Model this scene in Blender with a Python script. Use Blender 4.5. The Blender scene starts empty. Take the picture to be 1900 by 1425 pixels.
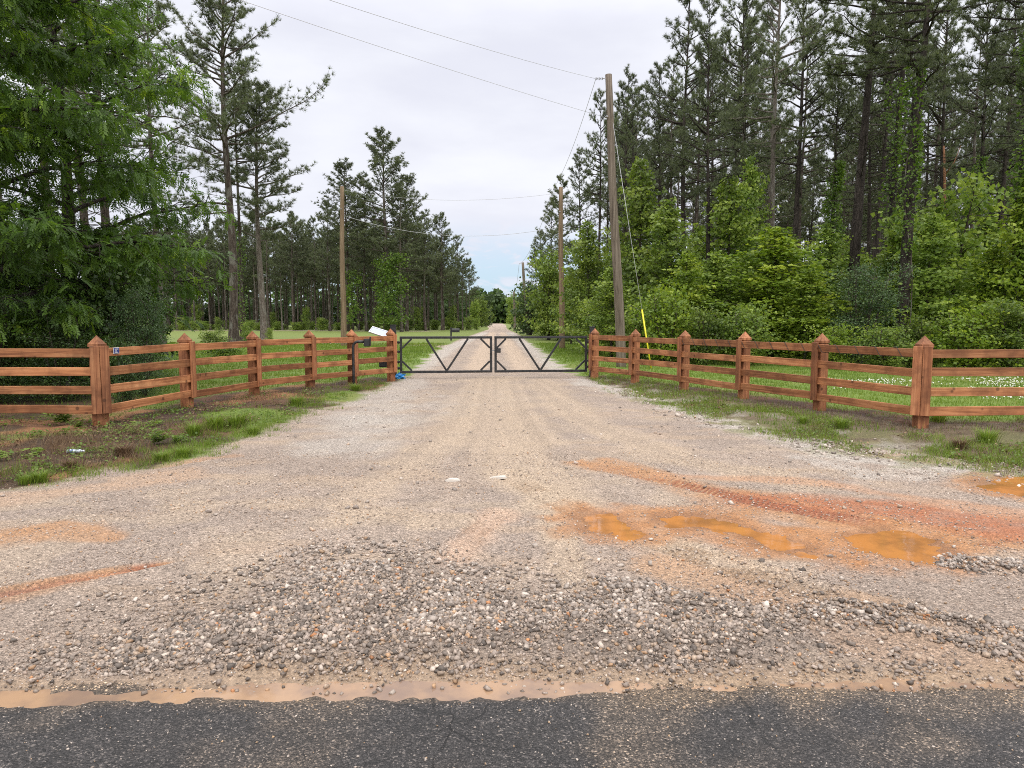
import bpy, math, random
import numpy as np
from mathutils import Vector, Matrix

R_ = math.radians
SC = bpy.context.scene
COL = SC.collection
rng = np.random.default_rng(7)
random.seed(7)

# ------------------------------------------------------------------ camera
F = 1320.0; CAMH = 1.5; HOR = 594.0
PITCH = math.atan((712.5 - HOR) / F)
cp, sp = math.cos(PITCH), math.sin(PITCH)
cam = bpy.data.cameras.new('camera'); camo = bpy.data.objects.new('camera', cam); COL.objects.link(camo)
cam.sensor_width = 36; cam.lens = 36 * F / 1900; cam.clip_start = 0.05; cam.clip_end = 3000
camo.location = (0, 0, CAMH); camo.rotation_euler = (math.pi / 2 - PITCH, 0, 0)
SC.camera = camo

# ------------------------------------------------------------------ view, world, sun
SC.view_settings.view_transform = 'Standard'; SC.view_settings.look = 'None'
SC.view_settings.exposure = 0.24; SC.view_settings.gamma = 1.0
SC.cycles.use_denoising = False; SC.cycles.filter_width = 1.0
SC.cycles.max_bounces = 8; SC.cycles.diffuse_bounces = 4; SC.cycles.glossy_bounces = 2
SC.cycles.transmission_bounces = 4; SC.cycles.transparent_max_bounces = 8
SC.cycles.volume_bounces = 0
SC.cycles.sample_clamp_indirect = 4.0
SUN_EL, SUN_AZ = 48.0, 168.0     # azimuth measured clockwise from +Y; behind the camera's right shoulder

world = bpy.data.worlds.new('World'); SC.world = world; world.use_nodes = True
nt = world.node_tree; nt.nodes.clear()
def N(nt, t, **kw):
    n = nt.nodes.new(t)
    for k, v in kw.items():
        if k in n.inputs.keys() if isinstance(k, str) else False: n.inputs[k].default_value = v
        else: setattr(n, k, v)
    return n
def L(nt, a, b): nt.links.new(a, b)
def math_node(nt, op, a, b=None, c=None, clamp=False):
    n = nt.nodes.new('ShaderNodeMath'); n.operation = op; n.use_clamp = clamp
    for i, v in enumerate((a, b, c)):
        if v is None: continue
        if isinstance(v, (int, float)): n.inputs[i].default_value = v
        else: nt.links.new(v, n.inputs[i])
    return n.outputs[0]
def maprange(nt, v, a, b, c=0.0, d=1.0, smooth=True):
    n = nt.nodes.new('ShaderNodeMapRange'); n.clamp = True
    if smooth: n.interpolation_type = 'SMOOTHSTEP'
    nt.links.new(v, n.inputs[0])
    for i, x in enumerate((a, b, c, d)): n.inputs[1 + i].default_value = x
    return n.outputs[0]
def mix(nt, fac, a, b, blend='MIX'):
    n = nt.nodes.new('ShaderNodeMix'); n.data_type = 'RGBA'; n.blend_type = blend; n.clamp_factor = True
    for i, v in ((0, fac), (6, a), (7, b)):
        if isinstance(v, (int, float)): n.inputs[i].default_value = v
        elif isinstance(v, tuple): n.inputs[i].default_value = v if len(v) == 4 else v + (1,)
        else: nt.links.new(v, n.inputs[i])
    return n.outputs[2]

sky = nt.nodes.new('ShaderNodeTexSky'); sky.sky_type = 'NISHITA'; sky.sun_disc = False
sky.sun_elevation = R_(SUN_EL); sky.sun_rotation = R_(SUN_AZ); sky.air_density = 1.0; sky.dust_density = 1.5; sky.ozone_density = 1.5
tc = nt.nodes.new('ShaderNodeTexCoord'); sx = nt.nodes.new('ShaderNodeSeparateXYZ'); L(nt, tc.outputs['Generated'], sx.inputs[0])
mp = nt.nodes.new('ShaderNodeMapping'); mp.inputs['Scale'].default_value = (1, 1, 3.2); L(nt, tc.outputs['Generated'], mp.inputs[0])
nz = nt.nodes.new('ShaderNodeTexNoise'); nz.inputs['Scale'].default_value = 2.6; nz.inputs['Detail'].default_value = 7; nz.inputs['Roughness'].default_value = .52
L(nt, mp.outputs[0], nz.inputs[0])
nz2 = nt.nodes.new('ShaderNodeTexNoise'); nz2.inputs['Scale'].default_value = 26; nz2.inputs['Detail'].default_value = 6; nz2.inputs['Distortion'].default_value = .6
L(nt, mp.outputs[0], nz2.inputs[0])
el = sx.outputs[2]
g = maprange(nt, el, 0.36, 0.95, 0, 1, False)
cloud = mix(nt, g, (7.65, 7.8, 8.5), (23.6, 23.2, 23.0))
tone = maprange(nt, nz.outputs[0], 0.33, 0.68, 0.90, 1.07)
tn = nt.nodes.new('ShaderNodeCombineXYZ')
L(nt, tone, tn.inputs[0]); L(nt, tone, tn.inputs[1]); L(nt, maprange(nt, nz.outputs[0], 0.33, 0.68, 0.93, 1.05), tn.inputs[2])
cloud = mix(nt, 1.0, cloud, tn.outputs[0], 'MULTIPLY')
# a thinner break in the overcast low over the end of the road: bluish sky with wisps
az = math_node(nt, 'ABSOLUTE', math_node(nt, 'ADD', sx.outputs[0], 0.02))
brk = math_node(nt, 'MULTIPLY', maprange(nt, el, 0.15, 0.05), maprange(nt, az, 0.5, 0.12))
brk = math_node(nt, 'MULTIPLY', brk, maprange(nt, nz2.outputs[0], 0.66, 0.50, 0.25, 1.0))
brk = math_node(nt, 'MULTIPLY', brk, 0.85)
tintsky = mix(nt, 0.55, sky.outputs[0], (5.3, 7.7, 10.0))
skyc = mix(nt, brk, cloud, tintsky)
bg = nt.nodes.new('ShaderNodeBackground'); bg.inputs['Strength'].default_value = 0.1; L(nt, skyc, bg.inputs[0])
wo = nt.nodes.new('ShaderNodeOutputWorld'); L(nt, bg.outputs[0], wo.inputs[0])

sl = bpy.data.lights.new('sun', 'SUN'); sl.energy = 1.5; sl.angle = R_(40); sl.color = (1.0, .96, .9)
so = bpy.data.objects.new('sun', sl); COL.objects.link(so); so.location = (0, 0, 60)
sd = Vector((math.sin(R_(SUN_AZ)) * math.cos(R_(SUN_EL)), math.cos(R_(SUN_AZ)) * math.cos(R_(SUN_EL)), math.sin(R_(SUN_EL))))
so.rotation_euler = (-sd).to_track_quat('-Z', 'Y').to_euler()

# ------------------------------------------------------------------ survey helpers (photo pixel -> place)
def ray(px, py):
    u = (px - 950) / F; v = (712.5 - py) / F
    return u, cp + v * sp, -sp + v * cp
def W(px, py, d):
    x, y, z = ray(px, py); t = d / y
    return x * t, d, CAMH + z * t
def G(px, py):
    x, y, z = ray(px, py); t = -CAMH / z
    return x * t, y * t
def X_(px, d): return W(px, HOR, d)[0]

# ------------------------------------------------------------------ scene-graph helpers
def tag(o, label=None, cat=None, group=None, kind=None):
    if label: o['label'] = label
    if cat: o['category'] = cat
    if group: o['group'] = group
    if kind: o['kind'] = kind
    return o
def empty(name, loc=(0, 0, 0), rz=0.0):
    o = bpy.data.objects.new(name, None); COL.objects.link(o); o.location = loc; o.rotation_euler = (0, 0, rz)
    o.empty_display_size = .2
    return o
def link(name, me, m=None, parent=None):
    if m is not None:
        me.materials.clear(); me.materials.append(m)
    o = bpy.data.objects.new(name, me); COL.objects.link(o)
    if parent is not None: o.parent = parent
    return o
def mesh_np(name, v, f, smooth=False, attrs=None):
    """v (n,3), f (m,k) -> mesh, attrs: {name: (n,) or (n,3)} on points"""
    me = bpy.data.meshes.new(name)
    v = np.ascontiguousarray(v, np.float32); f = np.ascontiguousarray(f, np.int32)
    m, k = f.shape
    me.vertices.add(len(v)); me.vertices.foreach_set('co', v.ravel())
    me.loops.add(m * k); me.loops.foreach_set('vertex_index', f.ravel())
    me.polygons.add(m); me.polygons.foreach_set('loop_start', np.arange(0, m * k, k, dtype=np.int32))
    me.polygons.foreach_set('loop_total', np.full(m, k, np.int32))
    if smooth: me.polygons.foreach_set('use_smooth', np.ones(m, bool))
    for an, a in (attrs or {}).items():
        a = np.asarray(a, np.float32)
        if a.ndim == 1:
            t = me.attributes.new(an, 'FLOAT', 'POINT'); t.data.foreach_set('value', a)
        else:
            t = me.attributes.new(an, 'FLOAT_COLOR', 'POINT')
            t.data.foreach_set('color', np.concatenate([a, np.ones((len(a), 1), np.float32)], 1).ravel())
    me.update(calc_edges=True)
    return me
class MB:
    """collects boxes, tubes and polygons into one mesh"""
    def __init__(s): s.v = []; s.f = []; s.sm = []
    def add(s, vs, fs, smooth=False):
        n = len(s.v); s.v += [tuple(q) for q in vs]; s.f += [tuple(i + n for i in q) for q in fs]; s.sm += [smooth] * len(fs)
        return s
    def box(s, c, size, M=None, bev=0.0):
        hx, hy, hz = [q / 2 for q in size]; b = min(bev, hx * .9, hy * .9, hz * .9)
        vs = []
        if b <= 0:
            for z in (-hz, hz):
                for x, y in ((-hx, -hy), (hx, -hy), (hx, hy), (-hx, hy)): vs.append((x, y, z))
            fs = [(3, 2, 1, 0), (4, 5, 6, 7), (0, 1, 5, 4), (1, 2, 6, 5), (2, 3, 7, 6), (3, 0, 4, 7)]
        else:
            rings = []
            for z, ins in ((-hz, b), (-hz + b, 0), (hz - b, 0), (hz, b)):
                x, y = hx - ins, hy - ins; q = b if ins == 0 else b * .4
                ring = [(-x + q, -y), (x - q, -y), (x, -y + q), (x, y - q), (x - q, y), (-x + q, y), (-x, y - q), (-x, -y + q)]
                rings.append(len(vs)); vs += [(a, c2, z) for a, c2 in ring]
            fs = [tuple(reversed(range(8))), tuple(range(24, 32))]
            for a in rings[:-1]:
                for i in range(8): fs.append((a + i, a + (i + 1) % 8, a + 8 + (i + 1) % 8, a + 8 + i))
        if M is not None: vs = [tuple(M @ Vector(q)) for q in vs]
        return s.add([(q[0] + c[0], q[1] + c[1], q[2] + c[2]) for q in vs], fs)
    def tube(s, pts, rad, n=8, cap=True, smooth=True):
        v, f = tube_np(np.array(pts, float), np.broadcast_to(np.array(rad, float), (len(pts),)), n)
        k = len(s.v)
        s.add(v.tolist(), f.tolist(), smooth)
        if cap:
            m = len(pts)
            s.f.append(tuple(k + i for i in reversed(range(n)))); s.sm.append(False)
            s.f.append(tuple(k + (m - 1) * n + i for i in range(n))); s.sm.append(False)
        return s
    def bar(s, a, b, w, h=None, up=(0, 0, 1)):
        a = Vector(a); b = Vector(b); d = b - a; ln = d.length; x = d.normalized(); u = Vector(up)
        if abs(x.dot(u)) > .98: u = Vector((0, 1, 0))
        y = u.cross(x).normalized(); z = x.cross(y)
        M = Matrix((x, y, z)).transposed()
        return s.box((a + b) / 2, (ln, w, h or w), M, min(w, h or w) * .12)
    def build(s, name, m, parent=None, loc=None, rot=None):
        me = bpy.data.meshes.new(name); me.from_pydata(s.v, [], s.f); me.update()
        me.polygons.foreach_set('use_smooth', s.sm)
        o = link(name, me, m, parent)
        if loc is not None: o.location = loc
        if rot is not None: o.rotation_euler = rot
        return o
def tube_np(P, r, n=6):
    m = len(P); T = np.gradient(P, axis=0); T /= np.linalg.norm(T, axis=1, keepdims=True) + 1e-9
    ref = np.where(np.abs(T[:, 2:3]) > .92, np.array([[1., 0, 0]]), np.array([[0, 0, 1.]]))
    if np.abs(T[:, 2]).max() > .92: ref[:] = (1, 0, 0) if np.abs(T[:, 0]).max() < .8 else (0, 1, 0)
    U = np.cross(ref, T); U /= np.linalg.norm(U, axis=1, keepdims=True) + 1e-9
    V = np.cross(T, U)
    a = np.arange(n) / n * 2 * np.pi
    ring = U[:, None] * np.cos(a)[None, :, None] + V[:, None] * np.sin(a)[None, :, None]
    v = (P[:, None] + ring * r[:, None, None]).reshape(-1, 3)
    i = np.arange(m - 1)[:, None] * n; j = np.arange(n)[None]; j2 = (j + 1) % n
    f = np.stack([i + j, i + j2, i + n + j2, i + n + j], -1).reshape(-1, 4)
    return v, f
class Acc:
    """accumulates equal-sided face arrays"""
    def __init__(s): s.v = []; s.f = []; s.a = []; s.n = 0
    def add(s, v, f, a=None):
        s.v.append(v); s.f.append(f + s.n); s.n += len(v)
        s.a.append(np.zeros(len(v)) if a is None else np.broadcast_to(a, (len(v),)))
    def mesh(s, name, smooth=False):
        return mesh_np(name, np.concatenate(s.v), np.concatenate(s.f), smooth, {'tint': np.concatenate(s.a)})

# numpy noise
def _hash(ix, iy, seed):
    h = (ix.astype(np.int64) * 374761393 + iy.astype(np.int64) * 668265263 + seed * 974634777) & 0xFFFFFFFF
    h = ((h ^ (h >> 13)) * 1274126177) & 0xFFFFFFFF
    h = ((h ^ (h >> 15)) * 2246822519) & 0xFFFFFFFF
    return ((h ^ (h >> 16)) & 0xFFFFFF) / float(0xFFFFFF)
def vn(x, y, s, seed=0):
    x = np.asarray(x, float) * s; y = np.asarray(y, float) * s
    ix = np.floor(x); iy = np.floor(y); fx = x - ix; fy = y - iy
    fx = fx * fx * (3 - 2 * fx); fy = fy * fy * (3 - 2 * fy)
    a = _hash(ix, iy, seed); b = _hash(ix + 1, iy, seed); c = _hash(ix, iy + 1, seed); d = _hash(ix + 1, iy + 1, seed)
    return (a * (1 - fx) + b * fx) * (1 - fy) + (c * (1 - fx) + d * fx) * fy
def fbm(x, y, s, seed=0, o=4):
    t = 0; a = .5; n = 0
    for i in range(o):
        t = t + a * vn(x, y, s * 2 ** i, seed + i * 17); n += a; a *= .5
    return t / n
def sst(x, a, b):
    t = np.clip((x - a) / (b - a), 0, 1); return t * t * (3 - 2 * t)
def seg_dist(x, y, pts):
    """distance to polyline, and fraction along it"""
    best = np.full(x.shape, 1e9); par = np.zeros(x.shape); tot = len(pts) - 1
    sgn = np.zeros(x.shape)
    for i in range(tot):
        ax, ay = pts[i]; bx, by = pts[i + 1]; dx, dy = bx - ax, by - ay
        t = np.clip(((x - ax) * dx + (y - ay) * dy) / (dx * dx + dy * dy + 1e-12), 0, 1)
        ex = x - ax - t * dx; ey = y - ay - t * dy
        d = np.hypot(ex, ey); q = d < best
        best = np.where(q, d, best); par = np.where(q, (i + t) / tot, par)
        sgn = np.where(q, np.sign(dx * ey - dy * ex), sgn)
    return best, par, sgn
def inside(x, y, poly):
    r = np.zeros(x.shape, bool); n = len(poly)
    for i in range(n):
        ax, ay = poly[i]; bx, by = poly[(i + 1) % n]
        if ay == by: continue
        c = ((ay > y) != (by > y)) & (x < (bx - ax) * (y - ay) / (by - ay) + ax)
        r ^= c
    return r
def sdist(x, y, poly):
    d, _, _ = seg_dist(x, y, list(poly) + [poly[0]])
    return np.where(inside(x, y, poly), d, -d)

# ------------------------------------------------------------------ materials
def new_mat(name):
    m = bpy.data.materials.new(name); m.use_nodes = True; t = m.node_tree
    b = t.nodes['Principled BSDF']
    return m, t, b
def bump(t, b, h, strength=.5, dist=.01):
    n = t.nodes.new('ShaderNodeBump'); n.inputs['Strength'].default_value = strength; n.inputs['Distance'].default_value = dist
    L(t, h, n.inputs['Height']); L(t, n.outputs[0], b.inputs['Normal'])
def ocoord(t, scale=(1, 1, 1), rnd=True):
    c = t.nodes.new('ShaderNodeTexCoord'); m = t.nodes.new('ShaderNodeMapping'); m.inputs['Scale'].default_value = scale
    L(t, c.outputs['Object'], m.inputs[0])
    if rnd:
        oi = t.nodes.new('ShaderNodeObjectInfo'); L(t, math_node(t, 'MULTIPLY', oi.outputs['Random'], 37.0), m.inputs['Location'])
    return m.outputs[0]
def noise(t, vec, scale, detail=4, rough=.5, dist=0):
    n = t.nodes.new('ShaderNodeTexNoise'); n.inputs['Scale'].default_value = scale; n.inputs['Detail'].default_value = detail
    n.inputs['Roughness'].default_value = rough; n.inputs['Distortion'].default_value = dist
    L(t, vec, n.inputs[0]); return n.outputs[0]
def ramp(t, v, stops):
    n = t.nodes.new('ShaderNodeValToRGB'); e = n.color_ramp.elements
    while len(e) < len(stops): e.new(.5)
    for i, (p, c) in enumerate(stops): e[i].position = p; e[i].color = tuple(c) + (1,)
    L(t, v, n.inputs[0]); return n.outputs[0]

def leaf_mat(name, stops, trans=.35, rough=.5, var=.25, spec=.35):
    m, t, b = new_mat(name)
    a = t.nodes.new('ShaderNodeAttribute'); a.attribute_name = 'tint'
    c = ramp(t, a.outputs['Fac'], stops)
    oi = t.nodes.new('ShaderNodeObjectInfo')
    k = maprange(t, oi.outputs['Random'], 0, 1, 1 - var, 1 + var, False)
    hs = t.nodes.new('ShaderNodeHueSaturation'); L(t, k, hs.inputs['Value']); L(t, c, hs.inputs['Color'])
    c = hs.outputs[0]
    L(t, c, b.inputs['Base Color']); b.inputs['Roughness'].default_value = rough; b.inputs['Specular IOR Level'].default_value = spec
    tr = t.nodes.new('ShaderNodeBsdfTranslucent'); L(t, mix(t, .5, c, mix(t, 1.0, c, (1.5, 1.5, .55), 'MULTIPLY')), tr.inputs[0])
    ms = t.nodes.new('ShaderNodeMixShader'); ms.inputs[0].default_value = trans
    L(t, b.outputs[0], ms.inputs[1]); L(t, tr.outputs[0], ms.inputs[2])
    L(t, ms.outputs[0], t.nodes['Material Output'].inputs[0])
    return m
M = {}
M['needle'] = leaf_mat('pine needles', [(0, (.068, .08, .048)), (.5, (.115, .142, .077)), (1, (.17, .2, .105))], .36, .5, .2)
M['needle_far'] = leaf_mat('pine needles distant', [(0, (.066, .08, .05)), (.5, (.115, .138, .078)), (1, (.165, .19, .10))], .36, .55, .22)
M['pecan'] = leaf_mat('compound leaves', [(0, (0.033, 0.0675, 0.0144)), (.5, (0.0825, 0.155, 0.0216)), (.85, (0.18, 0.284, 0.03)), (1, (0.3, 0.405, 0.036))], .45, .42, .1)
M['gum'] = leaf_mat('sweetgum leaves', [(0, (.085, .14, .03)), (.5, (.175, .255, .045)), (1, (.33, .41, .085))], .42, .45, .28)
M['gum_bright'] = leaf_mat('young yellow green leaves', [(0, (0.09, 0.15, 0.022)), (.5, (0.18, 0.263, 0.0275)), (1, (0.315, 0.375, 0.044))], .4, .45, .1)
M['privet'] = leaf_mat('dull blue green leaves', [(0, (0.0405, 0.078, 0.0325)), (.5, (0.081, 0.137, 0.0546)), (1, (0.149, 0.215, 0.078))], .32, .42, .12)
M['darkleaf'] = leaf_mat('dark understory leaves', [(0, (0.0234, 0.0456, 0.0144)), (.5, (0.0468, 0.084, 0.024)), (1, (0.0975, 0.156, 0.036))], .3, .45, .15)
M['vine'] = leaf_mat('vine leaves', [(0, (.06, .12, .02)), (.5, (.11, .19, .025)), (1, (.19, .28, .04))], .4, .45, .1)
M['grass'] = leaf_mat('grass blades', [(0, (.085, .13, .02)), (.45, (.145, .225, .028)), (.85, (.22, .29, .045)), (1, (.32, .29, .12))], .35, .55, .05)
M['weed'] = leaf_mat('weed leaves', [(0, (.07, .12, .025)), (.5, (.13, .2, .035)), (1, (.25, .31, .08))], .35, .5, .15)
M['straw'] = leaf_mat('dry straw', [(0, (.05, .03, .02)), (.5, (.13, .075, .045)), (1, (.3, .21, .12))], .15, .8, .05)

def bark_mat(name, stops, sc=(7, 7, 1.6), bs=.9, lichen=0.0):
    m, t, b = new_mat(name); v = ocoord(t, sc)
    n1 = noise(t, v, 1.3, 6, .62, .4); vo = t.nodes.new('ShaderNodeTexVoronoi'); vo.inputs['Scale'].default_value = 2.2; vo.feature = 'DISTANCE_TO_EDGE'
    L(t, v, vo.inputs[0])
    c = ramp(t, n1, stops)
    crack = maprange(t, vo.outputs[0], 0, .14, .45, 1)
    cc = mix(t, 1.0, c, mix(t, crack, (.45, .42, .4), (1, 1, 1)), 'MULTIPLY')
    if lichen:
        v2 = ocoord(t, (3, 3, 1)); cc = mix(t, math_node(t, 'MULTIPLY', maprange(t, noise(t, v2, 1.4, 5), .5, .62), lichen), cc, (.3, .3, .26))
    L(t, cc, b.inputs['Base Color']); b.inputs['Roughness'].default_value = .9; b.inputs['Specular IOR Level'].default_value = .2
    bump(t, b, math_node(t, 'ADD', n1, crack), bs, .03)
    return m
M['bark'] = bark_mat('pine bark', [(.3, (.035, .027, .022)), (.5, (.085, .066, .054)), (.7, (.15, .12, .1))], lichen=.35)
M['bark_dark'] = bark_mat('dark limb bark', [(.3, (.02, .016, .013)), (.5, (.045, .036, .03)), (.7, (.08, .066, .055))])
M['bark_pale'] = bark_mat('pale pine bark', [(.3, (.09, .075, .062)), (.5, (.17, .145, .12)), (.7, (.26, .22, .19))], lichen=.4)
M['bark_red'] = bark_mat('bare reddish snag', [(.3, (.14, .07, .035)), (.6, (.26, .13, .07)), (.8, (.34, .2, .12))])
M['pole'] = bark_mat('weathered pole wood', [(.3, (.1, .08, .062)), (.5, (.19, .155, .12)), (.75, (.3, .25, .2))], (14, 14, .35), .5)
M['pole_brown'] = bark_mat('brown pole wood', [(.3, (.13, .09, .055)), (.5, (.23, .165, .105)), (.75, (.33, .25, .165))], (14, 14, .35), .5)

def wood_mat(name, axis, dark, mid, light):
    m, t, b = new_mat(name); sc = [26, 26, 26]; sc[axis] = 1.1
    v = ocoord(t, tuple(sc)); n1 = noise(t, v, 1.0, 5, .6, .8)
    sc2 = [2.2, 2.2, 2.2]; v2 = ocoord(t, tuple(sc2)); n2 = noise(t, v2, 1.3, 4, .6)
    c = ramp(t, n1, [(.3, dark), (.5, mid), (.72, light)])
    c = mix(t, maprange(t, n2, .42, .66, 0, .55), c, tuple(x * .55 for x in dark))
    v3 = ocoord(t, (9, 9, 9)); kn = t.nodes.new('ShaderNodeTexVoronoi'); kn.inputs['Scale'].default_value = .55; L(t, v3, kn.inputs[0])
    c = mix(t, maprange(t, kn.outputs['Distance'], .17, .08, 0, .7), c, (.06, .025, .012))
    oi = t.nodes.new('ShaderNodeObjectInfo'); hs = t.nodes.new('ShaderNodeHueSaturation')
    L(t, maprange(t, oi.outputs['Random'], 0, 1, .72, 1.2, False), hs.inputs['Value']); L(t, c, hs.inputs['Color'])
    L(t, hs.outputs[0], b.inputs['Base Color']); b.inputs['Roughness'].default_value = .62; b.inputs['Specular IOR Level'].default_value = .3
    bump(t, b, n1, .35, .006)
    return m
W3 = ((.19, .068, .03), (.40, .165, .07), (.56, .275, .13))
M['rail'] = wood_mat('red stained board', 0, *W3)
M['postwood'] = wood_mat('red stained post', 2, (.17, .062, .029), (.35, .14, .063), (.50, .235, .112))

def plain(name, col, rough=.5, metal=0.0, var=.0, spec=.5):
    m, t, b = new_mat(name)
    if var:
        n = noise(t, ocoord(t, (6, 6, 6)), 2.0, 5, .6)
        L(t, mix(t, maprange(t, n, .35, .7, 0, var), col, tuple(min(1, c * 1.6 + .03) for c in col)), b.inputs['Base Color'])
        L(t, maprange(t, n, .3, .7, rough * .8, min(1, rough * 1.25)), b.inputs['Roughness'])
    else:
        b.inputs['Base Color'].default_value = col + (1,); b.inputs['Roughness'].default_value = rough
    b.inputs['Metallic'].default_value = metal; b.inputs['Specular IOR Level'].default_value = spec
    return m
M['black'] = plain('black powder coated steel', (.012, .012, .013), .42, 0, .5)
M['blackplastic'] = plain('black plastic', (.015, .015, .016), .5, 0, .3)
M['steel'] = plain('galvanised steel', (.42, .42, .43), .45, .8, .4)
M['wire'] = plain('aluminium wire', (.5, .5, .52), .5, .3)
M['porcelain'] = plain('grey porcelain', (.3, .3, .31), .25)
M['yellow'] = plain('yellow plastic guard', (.75, .66, .03), .45, 0, .1)
M['panel'] = plain('sky toned solar glass', (.36, .4, .47), .14, 0, .0, .8)  # pale base colour stands in for sky reflected in the glass
M['alu'] = plain('aluminium frame', (.6, .6, .62), .35, .6)
M['blue'] = plain('blue sign enamel', (.03, .05, .22), .4)
M['white'] = plain('white enamel', (.7, .7, .72), .4)
M['bluebag'] = plain('blue plastic bag', (.02, .2, .5), .35, 0, .3)
M['bottle'] = plain('cloudy plastic', (.5, .56, .62), .2)
M['bottleblue'] = plain('blue bottle label', (.09, .14, .3), .4)
M['paper'] = plain('damp white paper', (.5, .46, .41), .7, 0, .2)
M['petal'] = plain('white clover petals', (.7, .7, .62), .7)
M['cord'] = plain('dark cord', (.03, .025, .02), .6)

# ================================================================== TERRAIN
# plan of the gravel drive, traced on the ground
DRIVE = [G(*p) for p in [(-900, 940), (-300, 925), (0, 906), (120, 886), (290, 862), (400, 832), (480, 803), (560, 768), (650, 738), (745, 703), (772, 684),
                         (800, 657), (846, 632), (880, 620), (908, 610.5)]]
far = [(-8.5, 230), (-12.0, 420), (-7.0, 420), (-2.0, 230)]
DRIVE += far + [G(*p) for p in [(941, 610.5), (962, 620), (978, 632), (1004, 650), (1052, 686), (1085, 700), (1160, 722), (1250, 748), (1400, 790), (1560, 822), (1700, 843), (1900, 868), (2400, 890), (3000, 900)]]
DRIVE += [(40, 7.5), (60, 6.5), (60, 1), (-60, 1), (-60, 6.5)]
LANE = [G(430, 636), G(560, 636), G(700, 638), G(800, 641), G(868, 645)]
FARLANE = [(-140, 97), (-70, 99), (-30, 101), (-12, 98)]
FENCE_L = [(-9.0, 9.93)] + [G(*p) for p in [(188, 795), (348, 762), (472, 738), (576, 724), (654, 716), (726, 707)]]
FENCE_R = [G(*p) for p in [(1103, 703), (1178, 713), (1269, 727), (1379, 745), (1520, 767), (1707, 799)]] + [(8.8, 9.7)]

def gp(*pts): return [G(*p) for p in pts]
PUD = [  # (outline on the ground, softness)
    gp((1068, 962), (1085, 951), (1130, 950), (1160, 972), (1190, 990), (1165, 998), (1130, 986), (1085, 978)),
    gp((1222, 958), (1290, 953), (1345, 966), (1420, 988), (1505, 1012), (1500, 1024), (1440, 1020), (1370, 990), (1300, 976), (1235, 972)),
    gp((1565, 992), (1610, 978), (1680, 988), (1745, 1004), (1762, 1026), (1720, 1037), (1650, 1032), (1600, 1012)),
    gp((1805, 900), (1850, 886), (1960, 880), (2040, 905), (1960, 925), (1860, 912)),
]
STRIP = [gp((-60, 1284), (40, 1276), (200, 1282), (440, 1268), (560, 1262), (700, 1258), (950, 1258), (1120, 1262), (1250, 1264), (1370, 1268), (1380, 1278), (1250, 1280), (1100, 1281),
            (960, 1293), (860, 1303), (760, 1296), (600, 1296), (460, 1297), (250, 1298), (80, 1304), (-60, 1300)),
         gp((1385, 1264), (1470, 1262), (1560, 1260), (1680, 1256), (1850, 1262), (1930, 1264), (1930, 1274), (1840, 1274), (1700, 1276), (1570, 1272), (1460, 1271))]
HEAP = gp((150, 1225), (330, 1150), (520, 1085), (640, 1040), (760, 1045), (880, 1070), (1010, 1110), (1200, 1105), (1330, 1128), (1480, 1165), (1560, 1200), (1480, 1235), (1380, 1250), (1000, 1256), (500, 1262), (250, 1255))
RIDGES = [(gp((1500, 1140), (1620, 1165), (1740, 1185), (1900, 1215)), .10), (gp((1560, 1125), (1740, 1150), (1900, 1180)), .08),
          (gp((1780, 1040), (1900, 1055)), .14), (gp((1150, 1090), (1230, 1110), (1400, 1150)), .14)]
TRACKS = {  # name: (polyline, half width)
    'red': (gp((1060, 852), (1160, 876), (1290, 902), (1430, 936), (1590, 968), (1740, 992), (1900, 1010)), .16),
    'tan': (gp((940, 880), (1060, 945), (1210, 1003), (1350, 1052), (1480, 1092), (1620, 1135)), .15),
    'tan2': (gp((955, 760), (985, 820), (1050, 850)), .16),
    'stub': (gp((840, 1032), (885, 985), (925, 955)), .12),
    'lred': (gp((-40, 1112), (60, 1094), (150, 1076), (230, 1060), (310, 1044)), .07),
    'stub2': (gp((1030, 965), (1050, 1020), (1065, 1075)), .09),
}

def height(x, y):
    x = np.asarray(x, float); y = np.asarray(y, float)
    near = sst(y, 40, 15)
    h = (fbm(x, y, 1.1, 3, 3) - .5) * .035 * near + (fbm(x, y, 6, 9, 3) - .5) * .016 * near
    nq = fbm(x, y, 5, 41, 3) - .5
    hp = sdist(x, y, HEAP) + nq * .25
    h = h + sst(hp, -.05, .35) * .045
    for pl, w in RIDGES:
        d, _, _ = seg_dist(x, y, pl); h = h + .03 * np.exp(-(d / (w * .8)) ** 2)
    for k, (pl, w) in TRACKS.items():
        d, par, sg = seg_dist(x, y, pl)
        e = sst(d, w * 1.15, w * .8)
        h = h - .010 * e + .012 * np.exp(-((d - w * 1.2) / .04) ** 2)
        h = h + e * .0045 * np.sign(np.sin(d * sg * 2 * np.pi / .058))
    # asphalt edge and the gutter that holds the strip of water
    asph = sst(y + (fbm(x, y, 3, 5, 3) - .5) * .10, 2.9, 2.74)
    h = h * (1 - .8 * asph) + .012 * asph
    for P in STRIP:
        s = sdist(x, y, P) + nq * .10 + (fbm(x, y, 22, 44, 3) - .5) * .07
        h = np.where(s > -.10, h * (1 - .8 * sst(s, -.1, .0)) - .022 * sst(s, -.06, .07), h)
    for P in PUD:
        s = sdist(x, y, P) + nq * .26 + (fbm(x, y, 14, 43, 3) - .5) * .20
        h = h * (1 - .75 * sst(s, -.35, .0)) - .034 * sst(s, -.16, .20)
    # verges stand a little above the gravel
    s = sdist(x, y, DRIVE)
    far_ = np.clip((y - 26) / 20, 0, 1)
    h = h + .05 * sst(-s, .05, .8) * (1 - far_) + (fbm(x, y, 2.2, 77, 3) - .5) * .06 * sst(-s, 0, .5) * (1 - far_)
    # shallow ditch on the outer left, behind the corner of the fence
    return h

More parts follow.
